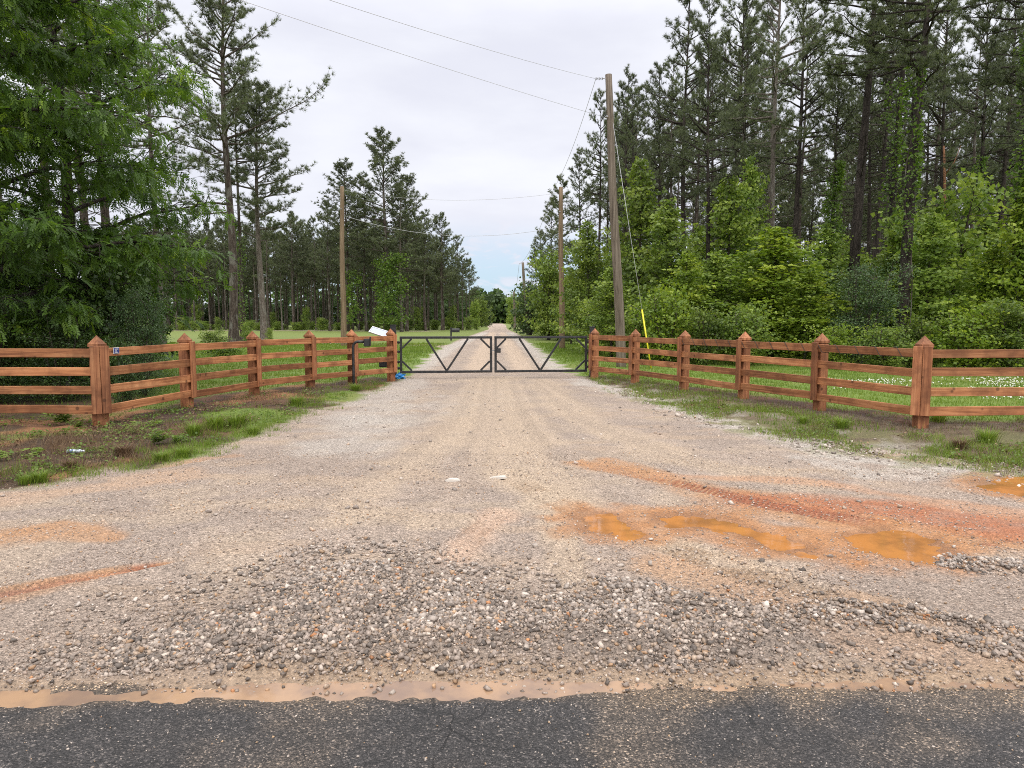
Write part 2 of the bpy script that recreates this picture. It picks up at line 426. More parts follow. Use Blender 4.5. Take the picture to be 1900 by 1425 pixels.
xs_f = np.arange(-8.2, 8.2001, .03)
gr = [.03]
while sum(gr) < 420: gr.append(gr[-1] * 1.075)
out = np.cumsum(gr)
xs = np.concatenate([-8.2 - out[::-1], xs_f, 8.2 + out])
ys = [2.0]
while ys[-1] < 900: ys.append(ys[-1] * (1.0052 if ys[-1] < 6 else 1.0075 if ys[-1] < 40 else 1.018))
ys = np.concatenate([[-60, -25, -10, -4, -1, .5, 1.2, 1.7], ys])
GX, GY = np.meshgrid(xs, ys)
gx, gy = GX.ravel(), GY.ravel()
gz = height(gx, gy)
wob = fbm(gx, gy, 1.7, 21, 4) - .5; wob2 = fbm(gx, gy, 7, 22, 3) - .5
sD = sdist(gx, gy, DRIVE)
nearw = np.clip(gy / 30, .0, 1)
sDn = sD + (wob * .9 + wob2 * .25) * np.where(gx > 0, 1.25, .8) * np.clip(1.3 - gy / 60, .3, 1)
dl, _, _ = seg_dist(gx, gy, LANE); dfl, _, _ = seg_dist(gx, gy, FARLANE)
lane = np.maximum(sst(dl + wob * .6, 1.5, 1.1), sst(dfl + wob, 2.6, 1.8))
drive_m = np.maximum(sst(sDn, -.12, .18), lane)
dFL, pFL, sFL = seg_dist(gx, gy, FENCE_L); dFR, pFR, sFR = seg_dist(gx, gy, FENCE_R)
dirt_w = np.where(gx < 0, 1.0, .8)
dF = np.minimum(dFL, dFR)
# bare dirt: along the fences, and the whole left verge between fence corner and gravel
dirt = sst(dF + wob * .9, dirt_w, dirt_w * .45)
leftv = ((gx < -2.9) & (gy < 18)).astype(float) * sst(fbm(gx, gy, .9, 61, 3), .36, .52) * sst(gy - np.interp(gx, [q[0] for q in FENCE_L], [q[1] for q in FENCE_L]), .9, .2)
dirt = np.maximum(dirt, leftv * .95)
dirt = np.maximum(dirt, ((gx < -6.2) & (gy > 9) & (gy < 13.5)) * sst(wob, -.3, .0) * .9)
dirt *= (1 - drive_m)
asph_n = sst(gy + (fbm(gx, gy, 3, 5, 3) - .5) * .10 + (fbm(gx, gy, 14, 6, 2) - .5) * .05, 2.83, 2.77)

def C(*c): return np.array(c)[None, :]
def over(base, col, m): return base * (1 - m[:, None]) + col * m[:, None]
f1 = fbm(gx, gy, .8, 101, 4); f2 = fbm(gx, gy, 2.3, 102, 4); f3 = fbm(gx, gy, 8, 103, 3); f4 = fbm(gx * .35, gy, 3, 104, 3)
# lawn
lawn = C(.14, .205, .028) * (.75 + .5 * f2[:, None]); lawn = over(lawn, C(.2, .21, .055), sst(f1, .5, .68) * .55)
lawn = over(lawn, C(.095, .16, .022), sst(f2, .55, .7) * .5)
lawn = over(lawn, C(.17, .205, .045), sst(gy, 30, 60) * .6)
col = lawn
# dirt and pine straw
dc = C(.062, .034, .024) * (.6 + .8 * f3[:, None]); dc = over(dc, C(.15, .065, .035), sst(f2, .5, .65) * .6)
dc = over(dc, C(.36, .17, .075), sst(f1, .60, .72) * .7)
col = over(col, dc, np.clip(dirt, 0, 1))
# gravel
gc = C(.415, .328, .266) * (.84 + .32 * f3[:, None])
gc = over(gc, C(.36, .285, .235), sst(f1, .46, .6) * .7)
gc = over(gc, C(.47, .365, .27), sst(f2, .52, .68) * .55)
gc = over(gc, C(.47, .34, .235), sst(f4, .55, .75) * .45 * (gy < 12))
def stroke(pts, w, color, k, nz=.5, sc=3.0, seed=200, px=True):
    global gc
    P = gp(*pts) if px else pts
    lo = min(p[1] for p in P) - 2; hi = max(p[1] for p in P) + 2
    q = (gy > lo) & (gy < hi) & (np.abs(gx) < 14)
    x, y = gx[q], gy[q]
    d, par, _ = seg_dist(x, y, P)
    ww = np.interp(par, np.linspace(0, 1, len(w)), w) if isinstance(w, (list, tuple)) else w
    d = d / ww + (fbm(x, y, sc, seed, 4) - .5) * 2 * nz
    m = np.zeros(len(gx)); m[q] = sst(d, 1.15, .35) * k * (.65 + .7 * (fbm(x, y, 9, seed + 3, 3)))
    gc = over(gc, C(*color), np.clip(m, 0, 1))
WH = (.54, .49, .435); TAN = (.50, .385, .28); ORG = (.45, .245, .125); RED = (.40, .155, .075); GRY = (.32, .285, .265)
# pale stone washed to the edges and in the drive beyond the gate
stroke([(760, 705), (690, 760), (640, 830)], [.5, .8, .6], WH, .5, .9, 2, 210)
stroke([(700, 780), (830, 770), (900, 730)], .8, WH, .4, .9, 2, 211)
stroke([(1080, 705), (1250, 750), (1400, 795), (1560, 838), (1720, 858)], [.5, .6, .5, .4, .5], WH, .75, .8, 2, 212)
stroke([(1500, 850), (1620, 880), (1800, 870), (1900, 860)], .35, WH, .6, .9, 3, 213)
stroke([(770, 685), (835, 645), (900, 617)], .6, WH, .7, .4, 2, 214)
stroke([(1040, 685), (985, 645), (945, 617)], .6, WH, .7, .4, 2, 215)
stroke([(880, 690), (897, 650), (914, 617)], .5, (.55, .42, .31), .8, .3, 1, 216)
stroke([(975, 690), (950, 650), (932, 617)], .5, (.55, .42, .31), .8, .3, 1, 217)
stroke([(-4.6, 100), (-8.5, 260)], 2.2, (.56, .45, .36), .7, .2, .2, 218, False)
# tan, damp fines pressed by the wheels: a fan that opens from the gate
stroke([(930, 700), (940, 780), (960, 860), (1060, 950)], [.7, .8, .7, .4], TAN, .8, .6, 1.6, 220)
stroke([(1000, 705), (1080, 780), (1250, 850), (1500, 900)], [.5, .45, .4, .35], TAN, .75, .6, 1.6, 221)
stroke([(890, 705), (840, 800), (700, 900), (640, 965)], [.4, .4, .35, .25], TAN, .65, .7, 2, 222)
stroke([(640, 940), (760, 960), (860, 975)], .2, TAN, .7, .7, 3, 223)
stroke([(940, 880), (1060, 945), (1210, 1003), (1350, 1052), (1480, 1092), (1640, 1140)], [.3, .28, .26, .24, .3], TAN, .9, .5, 3, 224)
stroke([(1030, 960), (1065, 1080)], .16, TAN, .8, .5, 4, 225)
stroke([(840, 1035), (930, 955)], .17, (.55, .385, .28), .8, .45, 4, 226)
stroke([(1250, 1060), (1500, 1120), (1700, 1170), (1900, 1250)], [.25, .3, .3, .35], (.48, .30, .18), .8, .7, 3, 227)
stroke([(1200, 1040), (1450, 1130), (1560, 1200), (1700, 1230)], .18, (.46, .29, .18), .7, .8, 3, 228)
stroke([(0, 925), (200, 905), (330, 880)], .35, (.5, .34, .23), .7, .6, 2, 229)
stroke([(350, 940), (480, 930), (560, 935)], .2, TAN, .6, .7, 3, 230)
# long faint wheel tracks fanning out from the gate
TD, TLt = (.31, .24, .19), (.50, .385, .29)
for k_, (pl_, w_, c_, a_) in enumerate([
    ([(903, 702), (893, 780), (840, 880), (690, 1000)], .10, TD, .65), ([(918, 702), (915, 780), (890, 880), (800, 1000)], .07, TD, .5), ([(886, 704), (850, 770), (740, 860), (480, 980)], .10, TD, .6),
    ([(948, 702), (975, 780), (1040, 860), (1200, 960)], .09, TD, .65), ([(966, 702), (1015, 780), (1130, 860), (1420, 980)], .09, TD, .6), ([(985, 704), (1070, 775), (1260, 850), (1700, 950)], .12, TD, .6), ([(1000, 704), (1120, 770), (1380, 830), (1800, 895)], .10, TD, .55),
    ([(910, 704), (905, 790), (868, 890), (760, 1010)], .08, TLt, .7), ([(958, 704), (995, 780), (1085, 860), (1310, 975)], .08, TLt, .7), ([(992, 704), (1095, 772), (1320, 842), (1750, 920)], .08, TLt, .6), ([(870, 706), (800, 780), (640, 870), (330, 960)], .10, TLt, .6), ([(860, 707), (770, 790), (560, 880), (200, 950)], .09, TD, .5)]):
    stroke(pl_, w_ * 1.2, c_, a_ * .36, .6, 2.2, 260 + k_)
stroke([(1180, 1268), (1400, 1266), (1650, 1264), (1900, 1266), (2100, 1266)], [.07, .10, .10, .11, .1], (.47, .325, .215), .85, .5, 5, 275)
# orange and red clay
stroke([(-60, 1008), (60, 990), (130, 985), (200, 1000)], [.3, .3, .25, .15], ORG, .75, .7, 2.4, 240)
stroke([(-60, 1116), (60, 1094), (150, 1076), (310, 1044)], [.2, .16, .13, .05], ORG, .85, .5, 4, 241)
stroke([(-40, 1112), (150, 1076), (290, 1048)], [.06, .07, .04], RED, .55, .4, 4, 242)
stroke([(300, 865), (380, 850), (430, 845)], .15, ORG, .55, .6, 4, 243)
stroke([(1080, 858), (1180, 880), (1300, 905), (1430, 938), (1600, 968), (1740, 990), (1900, 1005)], [.2, .3, .35, .45, .5, .4, .35], ORG, .92, .5, 2.2, 244)
stroke([(1130, 855), (1220, 878)], .18, ORG, .8, .5, 3, 245)
stroke([(1390, 928), (1520, 938), (1700, 950), (1900, 985)], [.3, .4, .4, .45], RED, .85, .55, 2, 246)
stroke([(1480, 990), (1650, 1010), (1800, 1015)], [.25, .3, .2], ORG, .85, .5, 2.6, 247)
stroke([(1230, 880), (1500, 895), (1800, 940), (1950, 960)], [.15, .2, .25, .3], (.5, .27, .15), .6, .7, 2, 248)
stroke([(1180, 945), (1330, 960), (1520, 1000)], [.14, .16, .16], ORG, .7, .5, 3, 249)
stroke([(1640, 845), (1760, 860)], .2, ORG, .5, .6, 3, 250)
# tread marks: thin darker lines pressed along the wheel tracks
for key, cc_, offs, k in (('red', (.27, .075, .035), (-.11, -.055, .0, .055, .11), .75), ('tan', (.30, .19, .11), (-.1, -.05, 0, .05, .1), .7), ('stub', (.33, .2, .13), (-.08, -.03, .03, .08), .5), ('lred', (.28, .09, .04), (-.04, 0, .04), .7)):
    pl, w = TRACKS[key]; lo = min(p[1] for p in pl) - .5; hi = max(p[1] for p in pl) + .5
    q = (gy > lo) & (gy < hi) & (np.abs(gx) < 9); d, par, sg = seg_dist(gx[q], gy[q], pl)
    mm = np.zeros(d.shape)
    for o_ in offs: mm = np.maximum(mm, sst(np.abs(d * sg - o_ + (fbm(gx[q], gy[q], 2, 301, 2) - .5) * .04), .024, .008))
    lo_e = sst(par, 0, .15) * sst(par, 1, .85) if key != 'red' else sst(par, .02, .3) * sst(par, 1, .92)
    mm *= lo_e * sst(fbm(gx[q], gy[q], 3, 302, 3), .28, .5) * min(1, k * 1.25)
    m = np.zeros(len(gx)); m[q] = mm; gc = over(gc, C(*cc_), m)
# damp dark fringes near the heap and gutter
hp = sdist(gx, gy, HEAP)
gc = over(gc, C(.16, .13, .108), sst(hp + wob * .5, -.15, .25) * (.35 + .5 * sst(gy + wob * .5, 4.0, 3.4)))
gc = over(gc, C(.29, .225, .18), sst(gy + wob * .3, 4.6, 3.3) * .5)
for P in STRIP: gc = over(gc, C(.34, .235, .15), sst(sdist(gx, gy, P) + wob2 * .1, -.22, -.02) * .75)
for P in PUD: gc = over(gc, C(.42, .19, .07), sst(sdist(gx, gy, P) + wob2 * .4 + wob * .2, -.42, .0) * .85); gc = over(gc, C(.25, .115, .05), sst(sdist(gx, gy, P) + wob2 * .3, -.14, .02) * .7)
# sparse weeds in the gravel on the right verge
col = over(col, gc, drive_m)
rv = (gx > 2.2) & (gy > 6) & (gy < 21)
col = over(col, C(.19, .19, .06), rv * sst(sDn, 1.2, .1) * drive_m * sst(f2, .5, .62) * .75)
frR = (gx > 1.9) & (gy < np.interp(gx, [q[0] for q in FENCE_R], [q[1] for q in FENCE_R]) + .2) & (gy > 5)
vm_ = (1 - drive_m) * frR
col = over(col, C(.155, .115, .07) * (.7 + .6 * f3[:, None]), vm_ * (.72 + .28 * sst(f2, .42, .6)))
col = over(col, C(.36, .32, .27), vm_ * sst(fbm(gx, gy, 3, 131, 4), .52, .66) * .7 * sst(sD, -1.3, -.2))
# asphalt
ac = C(.040, .037, .037) * (.75 + .5 * f3[:, None]); ac = over(ac, C(.16, .125, .095), sst(f2 + sst(gy, 2.5, 2.85) * .25, .52, .8) * .45)
ac = over(ac, C(.17, .125, .085), sst(gy + wob * .25 + wob2 * .2, 2.60, 2.82) * .7)
col = col * .86
col = over(col, ac * .95, asph_n)
stony_v = vm_ * .8
wet = np.zeros(len(gx))
for P in STRIP + PUD: wet = np.maximum(wet, sst(sdist(gx, gy, P), -.25, .02))
wet = np.clip(wet + asph_n * .35 + sst(hp, -.2, .3) * .2, 0, 1)
stony = drive_m * (1 - asph_n) * (1 - .45 * wet)
clayish = np.clip((gc[:, 0] - gc[:, 2] - .12) / .25, 0, 1)
stony = np.maximum(stony * (1 - .45 * clayish), stony_v)
cls = np.where(asph_n > .5, 0, np.where(drive_m > .5, 1, np.where(dirt > .5, 2, 3)))

m, t, b = new_mat('ground cover'); M['ground'] = m
at = t.nodes.new('ShaderNodeAttribute'); at.attribute_name = 'pigment'
am = t.nodes.new('ShaderNodeAttribute'); am.attribute_name = 'stony'; aw = t.nodes.new('ShaderNodeAttribute'); aw.attribute_name = 'wet'
v = ocoord(t, (1, 1, 1), False)
def voro(t, vec, sc, feat='F1'):
    n = t.nodes.new('ShaderNodeTexVoronoi'); n.inputs['Scale'].default_value = sc; n.feature = feat; L(t, vec, n.inputs[0]); return n
vA = voro(t, v, 80); vB = voro(t, v, 185)
sA = t.nodes.new('ShaderNodeSeparateColor'); L(t, vA.outputs['Color'], sA.inputs[0]); sB = t.nodes.new('ShaderNodeSeparateColor'); L(t, vB.outputs['Color'], sB.inputs[0])
kA = ramp(t, sA.outputs[0], [(0, (.55, .55, .55)), (.3, (.85, .84, .83)), (.7, (1.03, 1.03, 1.02)), (.93, (1.2, 1.21, 1.22)), (1, (1.5, 1.52, 1.55))])
kB = ramp(t, sB.outputs[0], [(0, (.55, .55, .56)), (.5, (1.0, 1.0, 1.0)), (.9, (1.3, 1.3, 1.3)), (1, (1.6, 1.6, 1.6))])
c = mix(t, am.outputs['Fac'], at.outputs['Color'], mix(t, 1.0, mix(t, 1.0, at.outputs['Color'], kA, 'MULTIPLY'), kB, 'MULTIPLY'))
n8 = noise(t, v, 60, 4, .65)
c = mix(t, 1.0, c, ramp(t, n8, [(.3, (.72, .72, .72)), (.5, (1, 1, 1)), (.7, (1.25, 1.25, 1.25))]), 'MULTIPLY')
L(t, c, b.inputs['Base Color'])
L(t, maprange(t, aw.outputs['Fac'], 0, 1, .88, .38, False), b.inputs['Roughness']); b.inputs['Specular IOR Level'].default_value = .4
hA = math_node(t, 'MULTIPLY', math_node(t, 'SUBTRACT', 1.0, vA.outputs['Distance']), am.outputs['Fac'])
hh = math_node(t, 'ADD', hA, math_node(t, 'MULTIPLY', noise(t, v, 35, 6, .7), .9))
hh = math_node(t, 'ADD', hh, math_node(t, 'MULTIPLY', math_node(t, 'SUBTRACT', 1.0, vB.outputs['Distance']), math_node(t, 'MULTIPLY', am.outputs['Fac'], .5)))
bump(t, b, hh, .8, .012)

m, t, b = new_mat('worn asphalt'); M['asphalt'] = m
at = t.nodes.new('ShaderNodeAttribute'); at.attribute_name = 'pigment'
v = ocoord(t, (1, 1, 1), False)
vA = voro(t, v, 150); vB = voro(t, v, 330)
sA = t.nodes.new('ShaderNodeSeparateColor'); L(t, vA.outputs['Color'], sA.inputs[0]); sB = t.nodes.new('ShaderNodeSeparateColor'); L(t, vB.outputs['Color'], sB.inputs[0])
kA = ramp(t, sA.outputs[0], [(0, (.35, .35, .36)), (.5, (.85, .84, .82)), (.8, (1.4, 1.37, 1.34)), (.93, (2.4, 2.3, 2.2)), (1, (5.0, 4.7, 4.2))])
kB = ramp(t, sB.outputs[0], [(0, (.45, .45, .45)), (.6, (1, 1, 1)), (.9, (1.35, 1.33, 1.3)), (1, (2.0, 1.95, 1.9))])
c = mix(t, 1.0, mix(t, 1.0, at.outputs['Color'], kA, 'MULTIPLY'), kB, 'MULTIPLY')
dv = t.nodes.new('ShaderNodeMapping'); L(t, v, dv.inputs[0])
nd = t.nodes.new('ShaderNodeTexNoise'); nd.inputs['Scale'].default_value = 3; L(t, v, nd.inputs[0])
vm = t.nodes.new('ShaderNodeVectorMath'); vm.operation = 'MULTIPLY_ADD'; L(t, nd.outputs['Color'], vm.inputs[0]); vm.inputs[1].default_value = (.35, .35, 0); L(t, v, vm.inputs[2])
ck = voro(t, vm.outputs[0], 1.15, 'DISTANCE_TO_EDGE')
crk = maprange(t, ck.outputs[0], .001, .006, .25, 1)
crk = math_node(t, 'MAXIMUM', crk, maprange(t, noise(t, v, 1.1, 2), .45, .55, 0, 1))
c = mix(t, crk, (.008, .008, .008), c)
L(t, c, b.inputs['Base Color']); b.inputs['Roughness'].default_value = .55; b.inputs['Specular IOR Level'].default_value = .45
hh = math_node(t, 'ADD', math_node(t, 'SUBTRACT', 1.0, vA.outputs['Distance']), math_node(t, 'MULTIPLY', noise(t, v, 120, 4, .7), .8))
hh = math_node(t, 'ADD', hh, math_node(t, 'MULTIPLY', crk, 1.2))
bump(t, b, hh, .9, .006)

nx, ny = len(xs), len(ys)
idx = (np.arange(ny - 1)[:, None] * nx + np.arange(nx - 1)[None]).ravel()
quads = np.stack([idx, idx + 1, idx + nx + 1, idx + nx], 1)
fc = cls[quads]; fc = np.sort(fc, axis=1)[:, 1]
V = np.stack([gx, gy, gz], 1)
for ci, (nm, mm) in enumerate((('asphalt_road', 'asphalt'), ('gravel_driveway', 'ground'), ('dirt_verge', 'ground'), ('lawn', 'ground'))):
    q = quads[fc == ci]; u, inv = np.unique(q.ravel(), return_inverse=True)
    me = mesh_np(nm, V[u], inv.reshape(-1, 4), True, {'pigment': np.clip(col[u], 0, 1), 'stony': stony[u], 'wet': wet[u]})
    tag(link(nm, me, M[mm]), kind='structure')

# ---- puddles: flat water in the dips
def water_mat(name, colr, rough=.04):
    m, t, b = new_mat(name); v = ocoord(t, (1, 1, 1), False)
    n = noise(t, v, 3.5, 4, .6)
    L(t, mix(t, maprange(t, n, .38, .66), colr, (colr[0] * .62, colr[1] * .66, colr[2] * .8)), b.inputs['Base Color'])
    b.inputs['Roughness'].default_value = rough; b.inputs['IOR'].default_value = 1.33
    bump(t, b, noise(t, v, 14, 2), .04, .01)
    return m
M['mud'] = water_mat('orange muddy water', (.43, .185, .055)); M['milk'] = water_mat('milky tan water', (.35, .225, .14), .05)
def puddle(P, level, mm, margin=.35, label=None):
    X0 = min(p[0] for p in P) - margin; X1 = max(p[0] for p in P) + margin; Y0 = min(p[1] for p in P) - margin; Y1 = max(p[1] for p in P) + margin
    ax = np.arange(X0, X1, .02); ay = np.arange(Y0, Y1, .02); x, y = np.meshgrid(ax, ay); x, y = x.ravel(), y.ravel()
    ok = (height(x, y) < level + .014) & (sdist(x, y, P) > -margin * .9)
    n = len(ax); i = (np.arange(len(ay) - 1)[:, None] * n + np.arange(n - 1)[None]).ravel()
    q = np.stack([i, i + 1, i + n + 1, i + n], 1); q = q[ok[q].all(1)]
    u, inv = np.unique(q.ravel(), return_inverse=True)
    o = link('puddle', mesh_np('puddle', np.stack([x[u], y[u], np.full(len(u), level)], 1), inv.reshape(-1, 4), True), M[mm])
    tag(o, label, None, 'puddles on the gravel', 'structure')
for P, lb in zip(PUD, ('small clouded puddle nearest the middle of the drive', 'long narrow orange puddle in the wheel track', 'widest orange puddle at the red clay track', 'brown puddle by the grass at the right edge')):
    puddle(P, -.014, 'mud', .3, lb)
for P, lb, lv_ in zip(STRIP, ('long strip of milky tan water along the asphalt edge', 'short strip of tan water at the asphalt edge on the right'), (-.010, -.0125)): puddle(P, lv_, 'milk', .08, lb)

# ---- loose stone
def ico():
    p = (1 + 5 ** .5) / 2
    v = np.array([(-1, p, 0), (1, p, 0), (-1, -p, 0), (1, -p, 0), (0, -1, p), (0, 1, p), (0, -1, -p), (0, 1, -p), (p, 0, -1), (p, 0, 1), (-p, 0, -1), (-p, 0, 1)], float)
    f = np.array([(0, 11, 5), (0, 5, 1), (0, 1, 7), (0, 7, 10), (0, 10, 11), (1, 5, 9), (5, 11, 4), (11, 10, 2), (10, 7, 6), (7, 1, 8), (3, 9, 4), (3, 4, 2), (3, 2, 6), (3, 6, 8), (3, 8, 9), (4, 9, 5), (2, 4, 11), (6, 2, 10), (8, 6, 7), (9, 8, 1)])
    return v / np.linalg.norm(v[0]), f
IV, IF = ico()
CV = np.array([(-1, -1, -1), (1, -1, -1), (1, 1, -1), (-1, 1, -1), (-1, -1, 1), (1, -1, 1), (1, 1, 1), (-1, 1, 1)], float) * .66
CF = np.array([(0, 2, 1), (0, 3, 2), (4, 5, 6), (4, 6, 7), (0, 1, 5), (0, 5, 4), (1, 2, 6), (1, 6, 5), (2, 3, 7), (2, 7, 6), (3, 0, 4), (3, 4, 7)])
OV = np.array([(1, 0, 0), (-1, 0, 0), (0, 1, 0), (0, -1, 0), (0, 0, 1), (0, 0, -1)], float)
OF = np.array([(0, 2, 4), (2, 1, 4), (1, 3, 4), (3, 0, 4), (2, 0, 5), (1, 2, 5), (3, 1, 5), (0, 3, 5)])
def rand_rot(n):
    q = rng.normal(size=(n, 4)); q /= np.linalg.norm(q, axis=1, keepdims=True); w, x, y, z = q.T
    return np.stack([np.stack([1 - 2 * (y * y + z * z), 2 * (x * y - z * w), 2 * (x * z + y * w)], 1), np.stack([2 * (x * y + z * w), 1 - 2 * (x * x + z * z), 2 * (y * z - x * w)], 1), np.stack([2 * (x * z - y * w), 2 * (y * z + x * w), 1 - 2 * (x * x + y * y)], 1)], 1)
def stones(name, x, y, size, sink, pal, lo=False):
    n = len(x); tv, tf = (OV, OF) if lo else (CV, CF); k = len(tv)
    loc = tv[None] * rng.uniform(.6, 1.35, (n, k, 1)) * rng.uniform([.75, .55, .45], [1.25, 1.0, .8], (n, 1, 3))
    v = np.einsum('nij,nkj->nki', rand_rot(n), loc) * size[:, None, None]
    v[:, :, 2] *= .8
    v += np.stack([x, y, height(x, y) + size * sink], 1)[:, None]
    f = (tf[None] + (np.arange(n) * k)[:, None, None]).reshape(-1, 3)
    ci = rng.choice(len(pal), n, p=np.array([p[0] for p in pal]) / sum(p[0] for p in pal))
    c = np.array([p[1] for p in pal])[ci] * np.array([1.08, .98, .9]) * rng.uniform(.7, 1.3, (n, 1))
    me = mesh_np(name, v.reshape(-1, 3), f, False, {'pigment': np.clip(np.repeat(c, k, 0), 0, .75)})
    return tag(link(name, me, M['stone']), kind='stuff')
m, t, b = new_mat('crushed stone'); M['stone'] = m
at = t.nodes.new('ShaderNodeAttribute'); at.attribute_name = 'pigment'; v = ocoord(t, (1, 1, 1), False); n = noise(t, v, 130, 5, .65)
L(t, mix(t, 1.0, at.outputs['Color'], ramp(t, n, [(.3, (.7, .7, .7)), (.7, (1.25, 1.25, 1.25))]), 'MULTIPLY'), b.inputs['Base Color']); b.inputs['Roughness'].default_value = .62
bump(t, b, n, .5, .004)
PAL = [(4, (.29, .255, .23)), (4, (.2, .175, .155)), (2.6, (.115, .102, .092)), (1.5, (.42, .385, .35)), (.7, (.33, .225, .14)), (.14, (.38, .19, .09)), (1.8, (.31, .255, .205))]
PALW = [(4, (.39, .365, .34)), (4, (.30, .275, .255)), (2.2, (.2, .18, .165)), (1.6, (.48, .455, .43)), (.4, (.38, .28, .19)), (.06, (.38, .2, .1))]
PALD = [(3, (.34, .295, .26)), (3, (.28, .235, .205)), (1.6, (.2, .17, .15)), (1.6, (.46, .42, .385)), (1.0, (.36, .26, .17)), (.12, (.38, .2, .1))]
def sample(n, x0, x1, y0, y1, dens):
    x = rng.uniform(x0, x1, n); y = np.exp(rng.uniform(math.log(y0), math.log(y1), n)) if y1 / y0 > 2.5 else rng.uniform(y0, y1, n)
    k = rng.random(n) < dens(x, y); return x[k], y[k]
def no_water(x, y):
    w = np.zeros(x.shape)
    for P in PUD: w = np.maximum(w, sst(sdist(x, y, P), -.08, .05))
    for P in STRIP: w = np.maximum(w, sst(sdist(x, y, P), -.02, .02) * .96)
    return 1 - w
def heap_d(x, y):
    s = sdist(x, y, HEAP) + (fbm(x, y, 2.2, 401, 4) - .5) * 1.1
    d = np.maximum(sst(s, -.05, .35), .22 * sst(s, -.75, .0))
    for pl, w in RIDGES:
        q, _, _ = seg_dist(x, y, pl); d = np.maximum(d, sst(q / w + (fbm(x, y, 4, 402, 3) - .5) * 1.6, 1.3, .5) * .85)
    return d * (.45 + .55 * sst(fbm(x, y, 3.2, 403, 3), .34, .55)) * no_water(x, y) * (y > 2.9)
x, y = sample(190000, -3.6, 3.6, 2.9, 5.0, lambda x, y: heap_d(x, y) * (.5 + .5 * sst(y + (fbm(x, y, 1.5, 408, 3) - .5), 4.0, 3.5)))
stones('coarse_gravel', x, y, rng.gamma(4.2, .0023, len(x)).clip(.0035, .022), .25, PAL)
wx = lambda x, y: heap_d(x, y) * (sst(fbm(x, y, 1.0, 404, 3) + sst(x, -1, 1.2) * .16, .5, .62)) * (sst(y, 3.15, 3.5)) + heap_d(x, y) * .55 * sst(y + (fbm(x, y, 1.5, 408, 3) - .5), 3.55, 4.0)
x, y = sample(34000, -3.4, 3.4, 2.9, 5.0, wx)
stones('pale_gravel', x, y, rng.gamma(5, .0021, len(x)).clip(.005, .022), .5, PALW)
def drive_d(x, y):
    s = sst(sdist(x, y, DRIVE), -.25, .3) * no_water(x, y) * (y > 2.86)
    return s * (.25 + .75 * sst(fbm(x, y, 1.6, 405, 4), .36, .6))
x, y = sample(100000, -7, 7, 2.86, 8, drive_d)
stones('fine_gravel', x, y, rng.gamma(3.2, .0018, len(x)).clip(.002, .014), .2, PALD, True)
x, y = sample(3600, -9, 9, 4, 19, lambda x, y: drive_d(x, y) * .8)
stones('scattered_stones', x, y, rng.gamma(4, .0034, len(x)).clip(.006, .03), .3, PALW[:4] + [(2, (.4, .33, .27))])
edge_d = lambda x, y: np.exp(-((sdist(x, y, DRIVE) - .35) / .45) ** 2) * sst(fbm(x, y, 1.4, 406, 3), .38, .58)
x, y = sample(16000, 2.2, 10, 6.0, 19, edge_d)
stones('edge_stones', x, y, rng.gamma(4, .0045, len(x)).clip(.008, .045), .25, PALW)
asp_d = lambda x, y: sst(y, 2.45, 2.85) * .6 + .12
x, y = sample(9000, -2.6, 2.6, 2.25, 2.9, lambda x, y: asp_d(x, y) * no_water(x, y))
stones('road_grit', x, y, rng.gamma(3, .0011, len(x)).clip(.0012, .008), .2, PALW + [(2, (.36, .27, .18))], True)
x, y = sample(2600, -2.6, 2.6, 2.76, 3.02, lambda x, y: .35 + .4 * (1 - no_water(x, y)))
st = stones('gutter_stones', x, y, rng.gamma(3, .0021, len(x)).clip(.003, .018), .8, PAL)
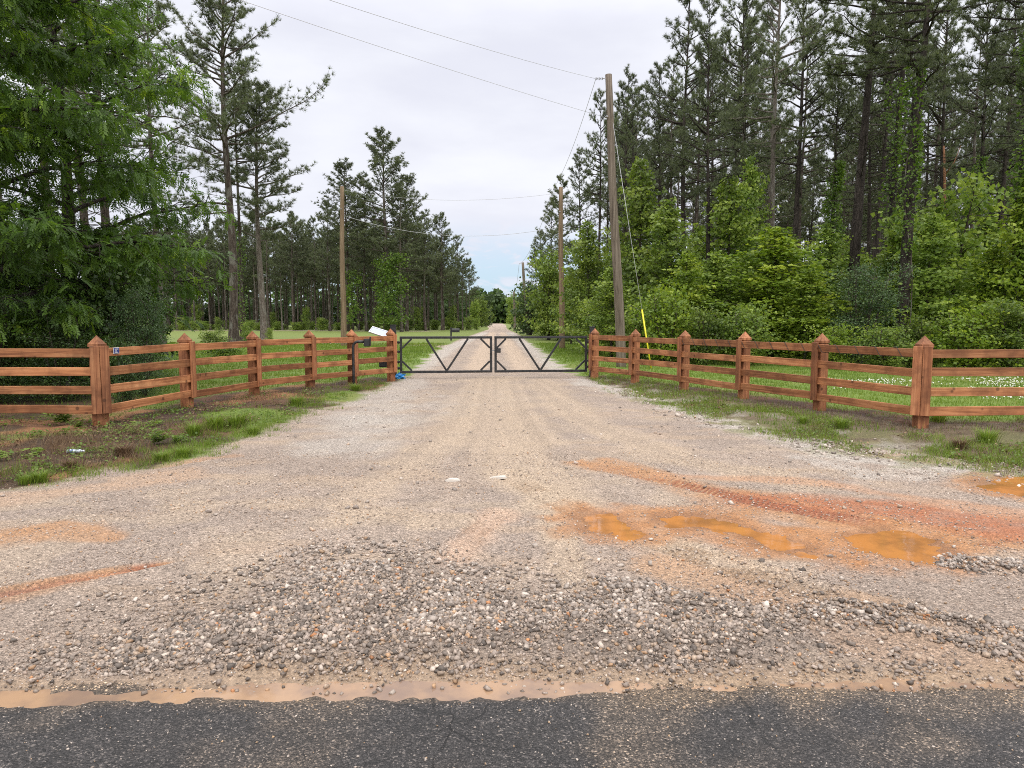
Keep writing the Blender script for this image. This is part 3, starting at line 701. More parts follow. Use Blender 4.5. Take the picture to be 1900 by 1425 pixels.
# ================================================================== FENCES
def wood_board(name, a, b, thick, tall, parent, m='rail'):
    """a board from a to b, its own local X along the grain"""
    a = Vector(a); b = Vector(b); d = b - a; q = MB().box((0, 0, 0), (d.length, thick, tall), None, .004)
    o = q.build(name, M[m], parent); x = d.normalized(); y = Vector((0, 0, 1)).cross(x).normalized(); z = x.cross(y)
    o.matrix_local = Matrix.Translation((a + b) / 2) @ Matrix((x, y, z)).transposed().to_4x4()
    return o
def make_fence(name, label, pts, corner, face):
    """pts run along the fence; the boards are nailed on the side 'face' (towards the road)"""
    root = empty(name, (pts[1][0], pts[1][1], 0)); tag(root, label, 'fence')
    off = Vector((pts[1][0], pts[1][1], 0))
    P = [Vector((p[0], p[1], 0)) - off for p in pts]
    hz = [float(height(np.array([p[0]]), np.array([p[1]]))[0]) for p in pts]
    rails = (1.06, .80, .545, .285)
    nrm = []
    for i in range(len(P) - 1):
        d = (P[i + 1] - P[i]).normalized(); n = Vector((d.y, -d.x, 0))
        if n.y > 0: n = -n
        if face == 'in': pass
        nrm.append((d, n))
    for i, p in enumerate(P):
        d, n = nrm[min(i, len(nrm) - 1)]
        if 0 < i < len(P) - 1: d = ((nrm[i - 1][0] + nrm[i][0]) * .5).normalized()
        if i == corner: d = nrm[i if i < len(nrm) else i - 1][0]
        ang = math.atan2(d.y, d.x)
        q = MB().box((0, 0, .40), (.15, .15, 1.44), None, .006); po = q.build('post', M['postwood'], root, (p.x, p.y, 0), (0, 0, ang))
        c = MB(); h = .082; z0 = 1.135
        ring = lambda s_, z: [(-s_, -s_, z), (s_, -s_, z), (s_, s_, z), (-s_, s_, z)]
        vs = ring(.066, 1.115) + ring(.066, z0) + ring(h, z0) + ring(h, z0 + .042) + ring(h - .008, z0 + .048) + [(0, 0, 1.295)]
        fs = []
        for a in range(0, 16, 4):
            for j in range(4): fs.append((a + j, a + (j + 1) % 4, a + 4 + (j + 1) % 4, a + 4 + j))
        fs += [(16 + j, 16 + (j + 1) % 4, 20) for j in range(4)]
        c.add(vs, fs); c.build('post_cap', M['postwood'], po)
    for i in range(len(P) - 1):
        d, n = nrm[i]
        for z in rails:
            j = random.uniform(-.012, .012); k = random.uniform(-.012, .012)
            a = P[i] + n * .098 + Vector((0, 0, z + j)); b = P[i + 1] + n * .098 + Vector((0, 0, z + k))
            wood_board('rail', a + d * .004, b - d * .004, .038, .118 + random.uniform(-.006, .006), root)
    for i, p in enumerate(P):
        d0, n0 = nrm[max(0, i - 1)]; d1, n1 = nrm[min(i, len(nrm) - 1)]
        if i == corner:
            for d, n, s in ((d0, n0, -1), (d1, n1, 1)):
                q = MB().box((0, 0, .685), (.112, .03, .93), None, .004); o = q.build('batten', M['postwood'], root)
                da = (d0 + d1).normalized(); na = (n0 + n1).normalized(); o.location = p + na * .142 + da * s * .0585; o.rotation_euler = (0, 0, math.atan2(da.y, da.x) + s * .05)
        else:
            d = (d0 + d1).normalized(); n = (n0 + n1).normalized()
            q = MB().box((0, 0, .685), (.118, .03, .93), None, .004); o = q.build('batten', M['postwood'], root)
            o.location = p + n * .136; o.rotation_euler = (0, 0, math.atan2(d.y, d.x))
    return root
fl = make_fence('board_fence', 'left red stained four rail board fence carrying a small blue sign', FENCE_L, 1, 'in')
fr = make_fence('board_fence', 'right red stained four rail board fence with a dark cord wound on its top rail', FENCE_R, 5, 'in')

# dark cord wound round the top rail of the right fence
pts = []
for i in range(2, 5):
    a = Vector(FENCE_R[i] + (1.06,)); b = Vector(FENCE_R[i + 1] + (1.06,)); d = (b - a).normalized(); n = Vector((d.y, -d.x, 0)); n = -n if n.y > 0 else n
    ln = (b - a).length; k = int(ln / .32)
    for j in range(k * 8):
        t_ = j / (k * 8); ph = j / 8 * 2 * math.pi
        pts.append(a + (b - a) * t_ + n * (.098 + .026 * math.copysign(1, math.sin(ph)) * min(1, abs(math.sin(ph)) * 3)) + Vector((0, 0, .066 * max(-1, min(1, 1.6 * math.cos(ph))))))
q = MB().tube(pts, .0045, 5); tag(q.build('cord', M['cord']), 'thin dark cord wound around the top rail of the right fence', 'cord')

# blue sign on the left fence
a = Vector(FENCE_L[1] + (1.075,)); b = Vector(FENCE_L[2] + (1.06,)); d = (b - a).normalized(); n = Vector((d.y, -d.x, 0)).normalized()
n = -n if n.y > 0 else n
sg = empty('sign', a + d * .21 + n * .123, math.atan2(d.y, d.x)); tag(sg, 'small blue rectangular sign on the left fence top rail beside the corner post', 'sign')
MB().box((0, -.002, 0), (.118, .004, .088), None, .002).build('border', M['white'], sg)
MB().box((0, -.0055, 0), (.106, .003, .076), None, .001).build('face', M['blue'], sg)
q = MB()
for k, (x0, x1, z, h) in enumerate(((-.032, .034, .022, .010), (-.026, .006, .004, .005), (-.03, .012, -.008, .005), (-.036, .03, -.024, .007))): q.box(((x0 + x1) / 2, -.0078, z), (x1 - x0, .0015, h))
q.build('lettering', M['white'], sg)

# ================================================================== GATE
def gpost(px, py0, py1, w, label):
    x, y = G(px, py0); top = W(px, py1, y)[2]
    o = empty('gate_post', (x, y, 0)); tag(o, label, 'gate post', 'black gate posts')
    MB().box((0, 0, top / 2 - .2), (w, w, top + .4), None, .006).build('shaft', M['black'], o)
    MB().box((0, 0, top + .008), (w + .012, w + .012, .018), None, .004).build('cap', M['black'], o)
    return x, y, top
GL = gpost(731, 703, 604, .135, 'black square steel gate post at the left end of the gate beside the solar panel')
GR = gpost(1098, 700, 607, .125, 'black square steel gate post at the right end of the gate')
gy0 = GL[1]; gy1 = GR[1]
xl0 = W(741, HOR, gy0)[0]; xr1 = W(1090, HOR, gy1)[0]; ym = (gy0 + gy1) / 2
xl1 = W(913.2, HOR, ym)[0]; xr0 = W(917.2, HOR, ym)[0]
zt = W(900, 626, ym)[2]; zb = W(900, 689, ym)[2]
def gate_leaf(x0, y0, x1, y1, label, latch, fr_):
    """x0,y0 = hinge side"""
    root = empty('gate_leaf', (x0, y0, 0), math.atan2(y1 - y0, x1 - x0)); tag(root, label, 'gate', 'black tube gate leaves')
    ln = math.hypot(x1 - x0, y1 - y0); w = .062
    MB().box((ln / 2, 0, zt), (ln, w, w), None, .005).build('top_rail', M['black'], root)
    MB().box((ln / 2, 0, zb), (ln, w, w), None, .005).build('bottom_rail', M['black'], root)
    for x in (w / 2, ln - w / 2): MB().box((x, 0, (zt + zb) / 2), (w - .003, w - .003, zt - zb - w), None, .005).build('stile', M['black'], root)
    z0, z1 = zb + w / 2, zt - w / 2; c = .24
    for a, b in (((w, z1 - c), (w + c, z1)), ((w, z0 + c), (w + c, z0)), ((ln - w, z1 - c), (ln - w - c, z1)), ((ln - w, z0 + c), (ln - w - c, z0))):
        MB().bar((a[0], 0, a[1]), (b[0], 0, b[1]), .046).build('corner_brace', M['black'], root)
    for f0, f1 in fr_: MB().bar((ln * f0, 0, z1), (ln * f1, 0, z0), .05).build('diagonal_brace', M['black'], root)
    for z in (zt - .12, (zt + zb) / 2 + .08, (zt + zb) / 2 - .18, zb + .1):
        q = MB().box((-.04, 0, z), (.085, .03, .05), None, .004); q.tube([(-.035, -.02, z - .04), (-.035, -.02, z + .04)], .016, 8)
        q.build('hinge', M['black'], root)
    if latch:
        lb = MB().box((ln - w - .05, -.02, zt - .34), (.105, .07, .12), None, .008).build('latch_box', M['blackplastic'], root)
        MB().box((ln + .0, -.045, zt - .34), (.1, .012, .022), None, .002).build('latch_bar', M['steel'], lb)
    return root
gate_leaf(xl0, gy0, xl1, ym, 'left leaf of the black tube gate with a V brace, hinged beside the solar panel', False, ((.285, .50), (.735, .505)))
gate_leaf(xr1, gy1, xr0, ym, 'right leaf of the black tube gate with a V brace and a latch box', True, ((.285, .505), (.735, .515)))

# ---- solar panel, control box, keypad pedestal
ps = W(703, 616, GL[1] - .5); lp = FENCE_L[-1]
sp_ = empty('solar_panel', (ps[0], ps[1], 0)); tag(sp_, 'tilted solar panel coloured pale for its sky reflection above the left fence beside the gate post', 'solar panel')
T = Matrix.Translation((0, 0, ps[2])) @ Matrix.Rotation(R_(18), 4, 'Y') @ Matrix.Rotation(R_(24), 4, 'X')
MB().box((0, 0, 0), (.40, .29, .012), None, .002).build('panel_glass', M['panel'], sp_).matrix_local = T
q = MB()
for c_, s_ in (((0, -.155, 0), (.44, .02, .035)), ((0, .155, 0), (.44, .02, .035)), ((-.21, 0, 0), (.02, .29, .034)), ((.21, 0, 0), (.02, .29, .034))): q.box(c_, s_, None, .003)
q.build('panel_frame', M['alu'], sp_).matrix_local = T
dx, dy = lp[0] - ps[0], lp[1] - ps[1]
q = MB().tube([(0, 0, ps[2] - .02), (dx * .5, dy * .5, ps[2] - .12), (dx * .8, dy * .8 - .0, 1.13), (dx * .8, dy * .8, .9)], .016, 8); q.build('bracket', M['black'], sp_)
x, y, z = W(714, 675, GL[1] - .35)
cb = empty('control_box', (x, y + .25, 0)); tag(cb, 'black gate control box behind the low rails of the left fence', 'control box')
MB().box((0, 0, z), (.36, .14, .2), None, .012).build('case', M['blackplastic'], cb)
MB().box((0, -.076, z), (.32, .012, .165), None, .006).build('lid', M['blackplastic'], cb)
MB().box((.1, .03, z / 2 - .06), (.04, .04, z - .08), None, .003).build('stake', M['black'], cb)
x, y = G(656.5, 720)
kp = empty('keypad_stand', (x, y, 0)); tag(kp, 'black gooseneck keypad stand in front of the left fence', 'keypad stand')
zt_ = W(656, 634, y)[2]; xo = W(676, 634, y)[0] - x
pts = [(0, 0, -.2), (0, 0, .3), (0, 0, zt_ - .12)]
for k in range(1, 7): th = k / 6 * math.pi / 2; pts.append((.12 * (1 - math.cos(th)), 0, zt_ - .12 + .12 * math.sin(th)))
pts.append((xo, 0, zt_)); MB().tube(pts, .03, 10).build('gooseneck_post', M['black'], kp)
MB().box((xo + .06, 0, zt_ - .02), (.13, .11, .17), None, .01).build('keypad_housing', M['blackplastic'], kp)
MB().box((xo + .13, 0, zt_ + .005), (.012, .13, .2), None, .004).build('hood', M['blackplastic'], kp)
MB().tube([(0, 0, -.02), (0, 0, .012)], .085, 12).build('base_plate', M['black'], kp)

# ---- mailbox beyond the gate
x, y = G(837, 632); s_ = y / F
mbx = empty('mailbox', (x, y, 0), R_(8)); tag(mbx, 'black mailbox on a post beside the drive beyond the gate', 'mailbox')
MB().box((0, 0, .42), (.11, .11, 1.1), None, .006).build('post', M['black'], mbx)
prof = [(-.11, 0), (.11, 0), (.11, .12)] + [(.11 * math.cos(a), .12 + .11 * math.sin(a)) for a in np.linspace(.3, math.pi - .3, 7)] + [(-.11, .12)]
vs = [(xx, py_, zz + .66) for xx in (.06, .62) for py_, zz in prof]; n_ = len(prof)
MB().add(vs, [tuple(reversed(range(n_))), tuple(range(n_, 2 * n_))] + [(i, (i + 1) % n_, n_ + (i + 1) % n_, n_ + i) for i in range(n_)]).build('box', M['blackplastic'], mbx)
MB().box((.28, 0, .635), (.72, .10, .05), None, .004).build('arm', M['black'], mbx)

# ================================================================== UTILITY POLES AND WIRES
def upole(pxb, pyb, pxt, pyt, r, label, mat, ins=True, d=None):
    if d is None: x, y = G(pxb, pyb)
    else: x, y, _ = W(pxb, HOR, d)
    tx, _, tz = W(pxt, pyt, y)
    o = empty('utility_pole', (x, y, 0)); tag(o, label, 'utility pole', 'utility poles along the drive')
    zs = np.linspace(-.5, tz, 14); P = [((tx - x) * z / tz + .02 * math.sin(z * .9), .02 * math.cos(z * .7), z) for z in zs]
    MB().tube(P, np.linspace(r * 1.15, r * .72, 14), 14).build('shaft', M[mat], o)
    if ins:
        q = MB(); bx, bz = tx - x, tz
        for k in range(5): q.tube([(bx - .16 - k * .045, 0, bz - .12), (bx - .185 - k * .045, 0, bz - .12)], .045 if k % 2 == 0 else .025, 10)
        q.build('insulator', M['porcelain'], o)
        MB().tube([(bx, 0, bz - .12), (bx - .16, 0, bz - .12)], .014, 6).build('bracket', M['steel'], o)
        MB().tube([(bx - .06, -.02, bz - 1.25), (bx - .02, -.13, bz - 1.25)], .03, 8).build('spool', M['porcelain'], o)
    return Vector((x, y, 0)), Vector((tx, y, tz))
b1, t1 = upole(1153, 684, 1128, 138, .138, 'tall grey utility pole with a guy wire nearest on the right, leaning left', 'pole')
b2, t2 = upole(1043, 648, 1040, 347, .14, 'brown upright utility pole, second along the right side of the drive', 'pole_brown')
b3, t3 = upole(980, 622, 970, 487, .17, 'thin leaning utility pole, third along the right side of the drive', 'pole')
b4, t4 = upole(955, 614, 954, 540, .17, 'small far utility pole just left of the third pole', 'pole', False)
b5, t5 = upole(637.5, 643, 634, 346, .15, 'brown utility pole standing in the mown grass on the left', 'pole_brown')
def wire(a, b, sag, r, label, n=26):
    a = Vector(a); b = Vector(b); P = [a.lerp(b, i / n) - Vector((0, 0, sag * 4 * (i / n) * (1 - i / n))) for i in range(n + 1)]
    tag(MB().tube(P, r, 5).build('power_line', M['wire']), label, 'power line', 'overhead power lines')
att = lambda t_, dz, dx=-.38: Vector((t_.x + dx, t_.y, t_.z + dz))
def through(a, px, py, y):
    q = Vector(W(px, py, y)); return a + (q - a) * 2.2
wire(att(t1, -.12), through(att(t1, -.12), 680, -4, 13.5), .25, .0052, 'upper overhead wire rising from the near pole top towards the upper left')
wire(att(t1, -1.25, -.06), through(att(t1, -1.25, -.06), 525, 6, 13.5), .2, .0052, 'lower overhead wire rising from the near pole towards the upper left')
wire(att(t1, -.12, -.36), att(t2, -.12), .35, .007, 'overhead wire from the near pole top to the second pole top')
wire(att(t2, -.12, -.36), att(t3, -.12), .8, .010, 'overhead wire from the second pole to the third pole')
wire(att(t3, -.12, -.36), att(t4, -.1, 0), .8, .014, 'overhead wire from the third pole to the small far pole')
wire(att(t5, -.2, .1), att(t2, -.3, -.1), .45, .007, 'upper wire crossing the drive from the grass pole to the second pole')
wire(att(t5, -1.6, .1), att(t2, -2.0, -.1), .75, .009, 'lower wire crossing the drive from the grass pole to the second pole')
ga = Vector((t1.x + .05, t1.y - .02, t1.z - .75)); gb = Vector(W(1209, 690, b1.y - .6)); gb.z = -.05
gw = empty('guy_wire', (gb.x, gb.y, 0)); tag(gw, 'guy wire with a yellow guard staying the near utility pole', 'guy wire')
MB().tube([ga - Vector((gb.x, gb.y, 0)), gb - Vector((gb.x, gb.y, 0))], .0065, 6).build('strand', M['wire'], gw)
k0 = (W(1190, 572, gb.y)[2]) / ga.z
lo_ = gb + (ga - gb) * .012; hi_ = gb + (ga - gb) * k0
MB().tube([lo_ - Vector((gb.x, gb.y, 0)), hi_ - Vector((gb.x, gb.y, 0))], .025, 8).build('guard', M['yellow'], gw)
MB().tube([Vector((0, 0, -.3)), (lo_ - Vector((gb.x, gb.y, 0))) * 1.6], .012, 6).build('anchor_rod', M['steel'], gw)

# ================================================================== TREES
def frames(dirs, roll):
    """(n,3) directions -> rotations whose local X is the direction"""
    x = dirs / (np.linalg.norm(dirs, axis=1, keepdims=True) + 1e-9)
    up = np.where(np.abs(x[:, 2:3]) > .95, np.array([[1., 0, 0]]), np.array([[0, 0, 1.]]))
    y = np.cross(up, x); y /= np.linalg.norm(y, axis=1, keepdims=True) + 1e-9
    z = np.cross(x, y); c, s = np.cos(roll)[:, None], np.sin(roll)[:, None]
    return np.stack([x, y * c + z * s, z * c - y * s], 2)
def scatter(tv, tf, pos, R, sc):
    n, k = len(pos), len(tv)
    v = np.einsum('nij,kj->nki', R, tv) * np.asarray(sc).reshape(-1, 1, 1) + pos[:, None]
    f = (tf[None] + (np.arange(n) * k)[:, None, None]).reshape(-1, tf.shape[1])
    return v.reshape(-1, 3), f
def tuft_template(n, ln, w, spread, seed):
    r = np.random.default_rng(seed); v = []; f = []
    for i in range(n):
        th = spread * math.sqrt(r.random()); ph = r.random() * 6.283; l = ln * r.uniform(.7, 1.1)
        d = np.array([math.cos(th), math.sin(th) * math.cos(ph), math.sin(th) * math.sin(ph)])
        s = np.cross(d, r.normal(size=3)); s /= np.linalg.norm(s); k = len(v)
        b = np.array([-.25 * ln * r.random(), 0, 0])
        v += [b + s * w * .5, b - s * w * .5, b + d * l + np.array([0, 0, -.12 * l])]; f.append((k, k + 1, k + 2))
    return np.array(v), np.array(f)
def branch_curve(p0, az, el, ln, lift, r, n=6, wig=.06):
    t = np.linspace(0, 1, n)
    d = np.array([math.cos(az) * math.cos(el), math.sin(az) * math.cos(el), math.sin(el)])
    P = p0 + d * (t * ln)[:, None]; P[:, 2] += lift * ln * t ** 2
    P[1:] += r.normal(size=(n - 1, 3)) * wig * ln * .5 * t[1:, None]
    return P
def pine_arrays(seed, H=22.0, r0=.225, cs=.42, cr=3.2, nb=54, far=False, extra=(), dead=10, dense=1.0, lean=(0, 0), top_flat=.55):
    r = np.random.default_rng(seed); T = Acc(); K = Acc()
    n = 22 if not far else 9
    zs = np.linspace(0, H, n); wv = np.stack([np.sin(zs * .35 + seed) * .10 + lean[0] * (zs / H) ** 1.3, np.cos(zs * .28 + seed * 2) * .10 + lean[1] * (zs / H) ** 1.3], 1); wv -= wv[0]
    rad = r0 * (1 - (zs / H) ** 1.15 * .93); rad[0] *= 1.35; rad = np.maximum(rad, .02)
    v, f = tube_np(np.column_stack([wv, zs]), rad, 12 if not far else 6); T.add(v, f)
    axis = lambda z: np.array([np.interp(z, zs, wv[:, 0]), np.interp(z, zs, wv[:, 1]), z])
    tp, td = [], []
    specs = []
    for i in range(nb):
        u = (i + r.random()) / nb; z = H * (cs + (1 - cs) * u ** .9)
        prof = (1 - u) ** top_flat * (.55 + .45 * min(1, u / .18)) * r.uniform(.55, 1.12)
        specs.append((z, r.random() * 6.283, cr * max(.16, prof), -.08 + u * .95 + r.normal() * .14, r.uniform(.02, .22)))
    specs += list(extra)
    for z, az, ln, el, lift in specs:
        P = branch_curve(axis(z), az, el, ln, lift, r, 6)
        br = min(.02 + .016 * ln, r0 * .3)
        v, f = tube_np(P, np.linspace(br, .008, 6), 5 if not far else 3); T.add(v, f)
        ns = int((3 + ln * (3.3 if not far else 2.5)) * dense)
        for j in range(ns):
            s = .28 + .72 * (j + r.random()) / ns; q = P[0] + 0; i0 = min(int(s * 5), 4); q = P[i0] + (P[i0 + 1] - P[i0]) * (s * 5 - i0)
            sl = ln * r.uniform(.14, .34) * (1.15 - .5 * s) + .18; saz = az + r.choice([-1, 1]) * r.uniform(.35, 1.25); sel = el * .4 + r.uniform(.0, .7)
            S = branch_curve(q, saz, sel, sl, .15, r, 4)
            if not far: v, f = tube_np(S, np.linspace(.012, .005, 4), 3); T.add(v, f)
            nt_ = r.integers(3, 6) if not far else r.integers(2, 4)
            for k in range(nt_):
                w = .35 + .65 * (k + r.random()) / nt_; i1 = min(int(w * 3), 2)
                tp.append(S[i1] + (S[i1 + 1] - S[i1]) * (w * 3 - i1) + r.normal(size=3) * .05)
                dd = S[i1 + 1] - S[i1]; dd = dd / (np.linalg.norm(dd) + 1e-9) + r.normal(size=3) * .45 + np.array([0, 0, .35]); td.append(dd)
        tp.append(P[-1]); td.append(P[-1] - P[-2] + np.array([0, 0, .2]))
    for i in range(6): tp.append(axis(H) + r.normal(size=3) * .12); td.append(r.normal(size=3) * .5 + np.array([0, 0, 1]))
    for i in range(dead):   # bare dead branches below the crown
        z = H * r.uniform(max(.12, cs - .25), cs + .08); P = branch_curve(axis(z), r.random() * 6.283, r.uniform(-.2, .5), r.uniform(.6, 2.4), r.uniform(-.1, .2), r, 5, .1)
        v, f = tube_np(P, np.linspace(.022, .005, 5), 4 if not far else 3); T.add(v, f)
        for j in range(2):
            Q = branch_curve(P[3], r.random() * 6.283, r.uniform(-.2, .6), .5, 0, r, 3); v, f = tube_np(Q, np.linspace(.009, .004, 3), 3); T.add(v, f)
    tp = np.array(tp); td = np.array(td); ch = r.integers(0, 3, len(tp))
    for q in range(3):
        m_ = ch == q
        tv, tf = tuft_template(20, .25, .021, 1.25, 40 + q) if not far else tuft_template(11, .36, .06, 1.35, 50 + q)
        k = m_.sum(); R = frames(td[m_], r.random(k) * 6.283); v, f = scatter(tv, tf, tp[m_], R, r.uniform(.8, 1.3, k))
        tint = np.repeat(np.clip(r.normal(.5, .2, k), 0, 1), len(tv)); K.add(v, f, tint)
    return T, K
def proto_pine(seed, **k):
    T, K = pine_arrays(seed, **k); return T.mesh('pine_trunk', True), K.mesh('pine_crown'), k.get('H', 22.0)
PINES = [proto_pine(11, cs=.44, cr=4.3, nb=52, dead=34, dense=.74), proto_pine(12, cs=.54, cr=3.8, nb=46, dead=36, dense=.74), proto_pine(13, cs=.40, cr=4.0, nb=56, dead=34, dense=.72), proto_pine(14, cs=.47, cr=4.7, nb=48, dead=40, dense=.74), proto_pine(15, cs=.57, cr=3.7, nb=42, dead=42, dense=.76)]
DEEP = [proto_pine(16, cs=.6, cr=3.2, nb=34, dead=60, r0=.21, dense=.7), proto_pine(17, cs=.55, cr=3.5, nb=36, dead=66, r0=.2, dense=.7), proto_pine(18, cs=.66, cr=3.0, nb=30, dead=52, r0=.23, dense=.7)]
FARP = [proto_pine(20 + i, far=True, cs=(.38, .46, .34, .5, .4)[i], cr=(4.2, 3.7, 4.6, 3.9, 5.0)[i], nb=(50, 44, 56, 44, 54)[i], dead=8) for i in range(5)]

def pine(pr, x, y, H, label, group=None, bark='bark', needle='needle', lean=0.0, rz=None, fat=1.0, z=0.0):
    tm, km, H0 = pr; s = H / H0
    o = empty('pine_tree', (x, y, z), random.uniform(0, 6.28) if rz is None else rz); tag(o, label, 'tree', group)
    o.scale = (s * fat, s * fat, s)
    if lean: o.rotation_euler = (Matrix.Rotation(lean, 3, 'Y') @ Matrix.Rotation(o.rotation_euler.z, 3, 'Z')).to_euler()
    for nm, me, mt in (('trunk', tm, bark), ('crown', km, needle)):
        c = bpy.data.objects.new(nm, me); COL.objects.link(c); c.parent = o
        if not me.materials: me.materials.append(None)
        c.material_slots[0].link = 'OBJECT'; c.material_slots[0].material = M[mt]
    return o

# hero pines on the left: one with two long limbs
d0 = 46.0
def at_px(px, d): return X_(px, d), d
def topz(py, d): return W(950, py, d)[2]
zA = topz(232, 45.5); zB = topz(222, 45.5)
x, y = at_px(432, 45.5)
hero = proto_pine(31, H=24.5, r0=.29, cs=.40, cr=3.9, nb=70, dead=6, dense=1.25, top_flat=.4,
                  extra=[(zA - .9, .12, 6.6, .42, .10), (zB - .6, math.pi - .12, 5.4, .5, -.09), (topz(300, 45.5), math.pi + .3, 3.8, .4, -.1), (topz(380, 45.5), math.pi - .2, 4.2, .1, -.05), (topz(395, 45.5), 2.8, 3.6, .05, -.02), (topz(110, 45.5), .3, 3.6, .6, .1), (topz(100, 45.5), 2.9, 4.0, .6, .1)])
pine(hero, x, y, 24.5, 'tall pine on the left with two long curving limbs spread over the fence', None, 'bark', 'needle', 0, 0.0)
x, y = at_px(448, 49); pine(PINES[1], x, y, 19.5, 'slim dark vine-footed pine just right of the tall pine with two long limbs', None, 'bark', 'needle', 0, 1.0, .7)
x, y = at_px(489, 50); pine(proto_pine(33, H=17.5, r0=.25, cs=.40, cr=4.2, nb=56, dead=6, top_flat=.42, dense=1.15), x, y, topz(165, 50), 'shorter straight pine right of the two trunks with tiered side branches', None, 'bark_pale', 'needle', 0, .4)
# pines behind the leafy tree
for px, d, H, pr, lb in ((215, 22, 15.5, PINES[0], 'brown trunked pine close behind the big leafy tree on the left'), (95, 30, 21, PINES[3], 'pine behind the leafy tree near the left edge'), (10, 27, 20, PINES[2], 'pine at the far left edge behind the leafy tree'), (165, 34, 22, PINES[2], 'pine deep behind the leafy tree on the left, between two nearer pines'), (300, 30, 15.2, PINES[3], 'pine whose crown rises just right of the leafy tree')):
    x, y = at_px(px, d); pine(pr, x, y, H, lb)
BIGP = [proto_pine(35 + i, far=True, H=26.0, r0=.3, cs=.33, cr=5.7 + i * .4, nb=84, dead=8, dense=1.1, top_flat=.42) for i in range(2)]
# taller pines at the corner of the plantation by the drive
for px, d, pyt, pr, lb in ((716, 92, 252, BIGP[0], 'tallest pine of the plantation corner left of the drive'), (644, 95, 312, BIGP[1], 'second tallest plantation pine, behind the left utility pole'), (680, 96, 330, FARP[1], 'pine between the two tallest of the plantation corner'), (755, 96, 335, BIGP[1], 'broad pine just right of the tallest plantation pine'), (745, 92, 345, FARP[0], 'pale stemmed pine right of the vine curtain'),
                          (820, 105, 402, BIGP[0], 'high round topped pine near the road end of the plantation'), (790, 100, 395, FARP[1], 'pine left of the round topped pine of the plantation'), (850, 120, 440, FARP[3], 'last but one pine of the plantation along the drive'), (872, 135, 482, FARP[0], 'last low pine of the plantation along the drive'), (612, 98, 378, FARP[3], 'pine left of the left utility pole in the plantation front'), (545, 104, 398, FARP[1], 'narrow pine top standing above the left plantation')):
    x, y = at_px(px, d); pine(pr, x, y, topz(pyt, d), lb, None, 'bark_pale' if 'pale' in lb else 'bark', 'needle_far', 0, None, 1.15 if pyt < 320 else 1.0)
# plantation rows
n_ = 0
for row in range(9):
    d = 106 + row * 5.5
    for k in range(26):
        px = 195 + (k + .5 * (row % 2) + random.uniform(-.3, .3)) * 27.5
        if px > 868 - row * 2.2: continue
        if row > 3 and random.random() < .25: continue
        pyt = random.uniform(405, 448) if px < 640 else random.uniform(400, 445) if px < 780 else random.uniform(430, 470) + max(0, px - 800) * .5
        x, y = at_px(px, d + random.uniform(-1.5, 1.5))
        pine(FARP[random.randrange(5)], x, y, topz(pyt, 112) * (1 + .01 * row), 'slender pine in the rows of the dark plantation beyond the left mown grass', 'plantation pines beyond the left grass', 'bark_pale' if random.random() < .12 else 'bark', 'needle_far', 0, None, .95)

# right stand: trees that can be told apart
RIGHT = [  # px, depth, top y, proto, bark, lean, fat, label
    (1673, 24.0, -300, 1, 'bark_dark', .035, 1.2, 'thick dark pine standing in front of the right shrubs behind the corner post'),
    (1580, 28.0, -260, 4, 'bark_dark', .018, 1.25, 'thick straight pine left of the vine-striped pair in the right stand'),
    (1640, 29.5, -240, 4, 'bark_dark', .03, .95, 'vine-striped pine just left of the thick dark pine'),
    (1622, 35, -150, 1, 'bark_dark', .02, .7, 'thin pine between two thicker right pines'),
    (1431, 33, -190, 0, 'bark_pale', .0, .75, 'pale barked pine above the bright yellow green saplings'),
    (1310, 31, 0, 2, 'bark_dark', -.012, .75, 'dark slim pine rising from the middle of the right saplings'),
    (1470, 38, -60, 3, 'bark_dark', .0, .9, 'many branched pine right of the pale barked pine'),
    (1540, 37, 120, 4, 'bark_dark', .0, .8, 'short pine wrapped in vine leaves in the right stand'),
    (1800, 36, -40, 0, 'bark_dark', .0, .8, 'pine with tiered branches near the right edge'),
    (1884, 23.0, -260, 1, 'bark_dark', .01, 1.1, 'vine covered pine at the right edge of the photo'),
    (1112, 42, 178, 1, 'bark_dark', .0, .75, 'slim pine just left of the near utility pole'),
    (1160, 47, 138, 0, 'bark_dark', .0, .8, 'pine directly right of the near utility pole top'),
    (1265, 46, -20, 2, 'bark_dark', .0, .9, 'tall dense pine at the left shoulder of the right stand'),
    (1365, 45, -40, 0, 'bark_dark', .0, .9, 'pine right of the tall dense shoulder pine'),
    (1215, 56, 130, 3, 'bark_dark', .0, .8, 'spreading pine behind the right saplings near the pole'),
    (1072, 60, 285, 0, 'bark_dark', .0, .9, 'pine above the second utility pole on the right'),
    (1040, 76, 332, 2, 'bark_dark', .0, .95, 'pine behind the second utility pole'),
    (1022, 92, 372, 1, 'bark_dark', .0, 1.0, 'pine stepping down along the right roadside'),
    (1003, 108, 430, 3, 'bark_dark', .0, 1.0, 'low roadside pine on the right before the far pole'),
    (993, 126, 462, 0, 'bark_dark', .0, 1.0, 'lowest and farthest of the right roadside pines'),
    (1730, 43, -20, 2, 'bark_dark', .0, .8, 'pine behind the reddish snag'),
    (1850, 44, -60, 3, 'bark_dark', .0, .8, 'pine behind the saplings at the right edge'),
]
for px, d, pyt, pi, bk, ln, fat, lb in RIGHT:
    x, y = at_px(px, d); pine((PINES if d < 70 else FARP)[pi], x, y, topz(pyt, d), lb, None, bk, 'needle' if d < 70 else 'needle_far', ln, None, fat)
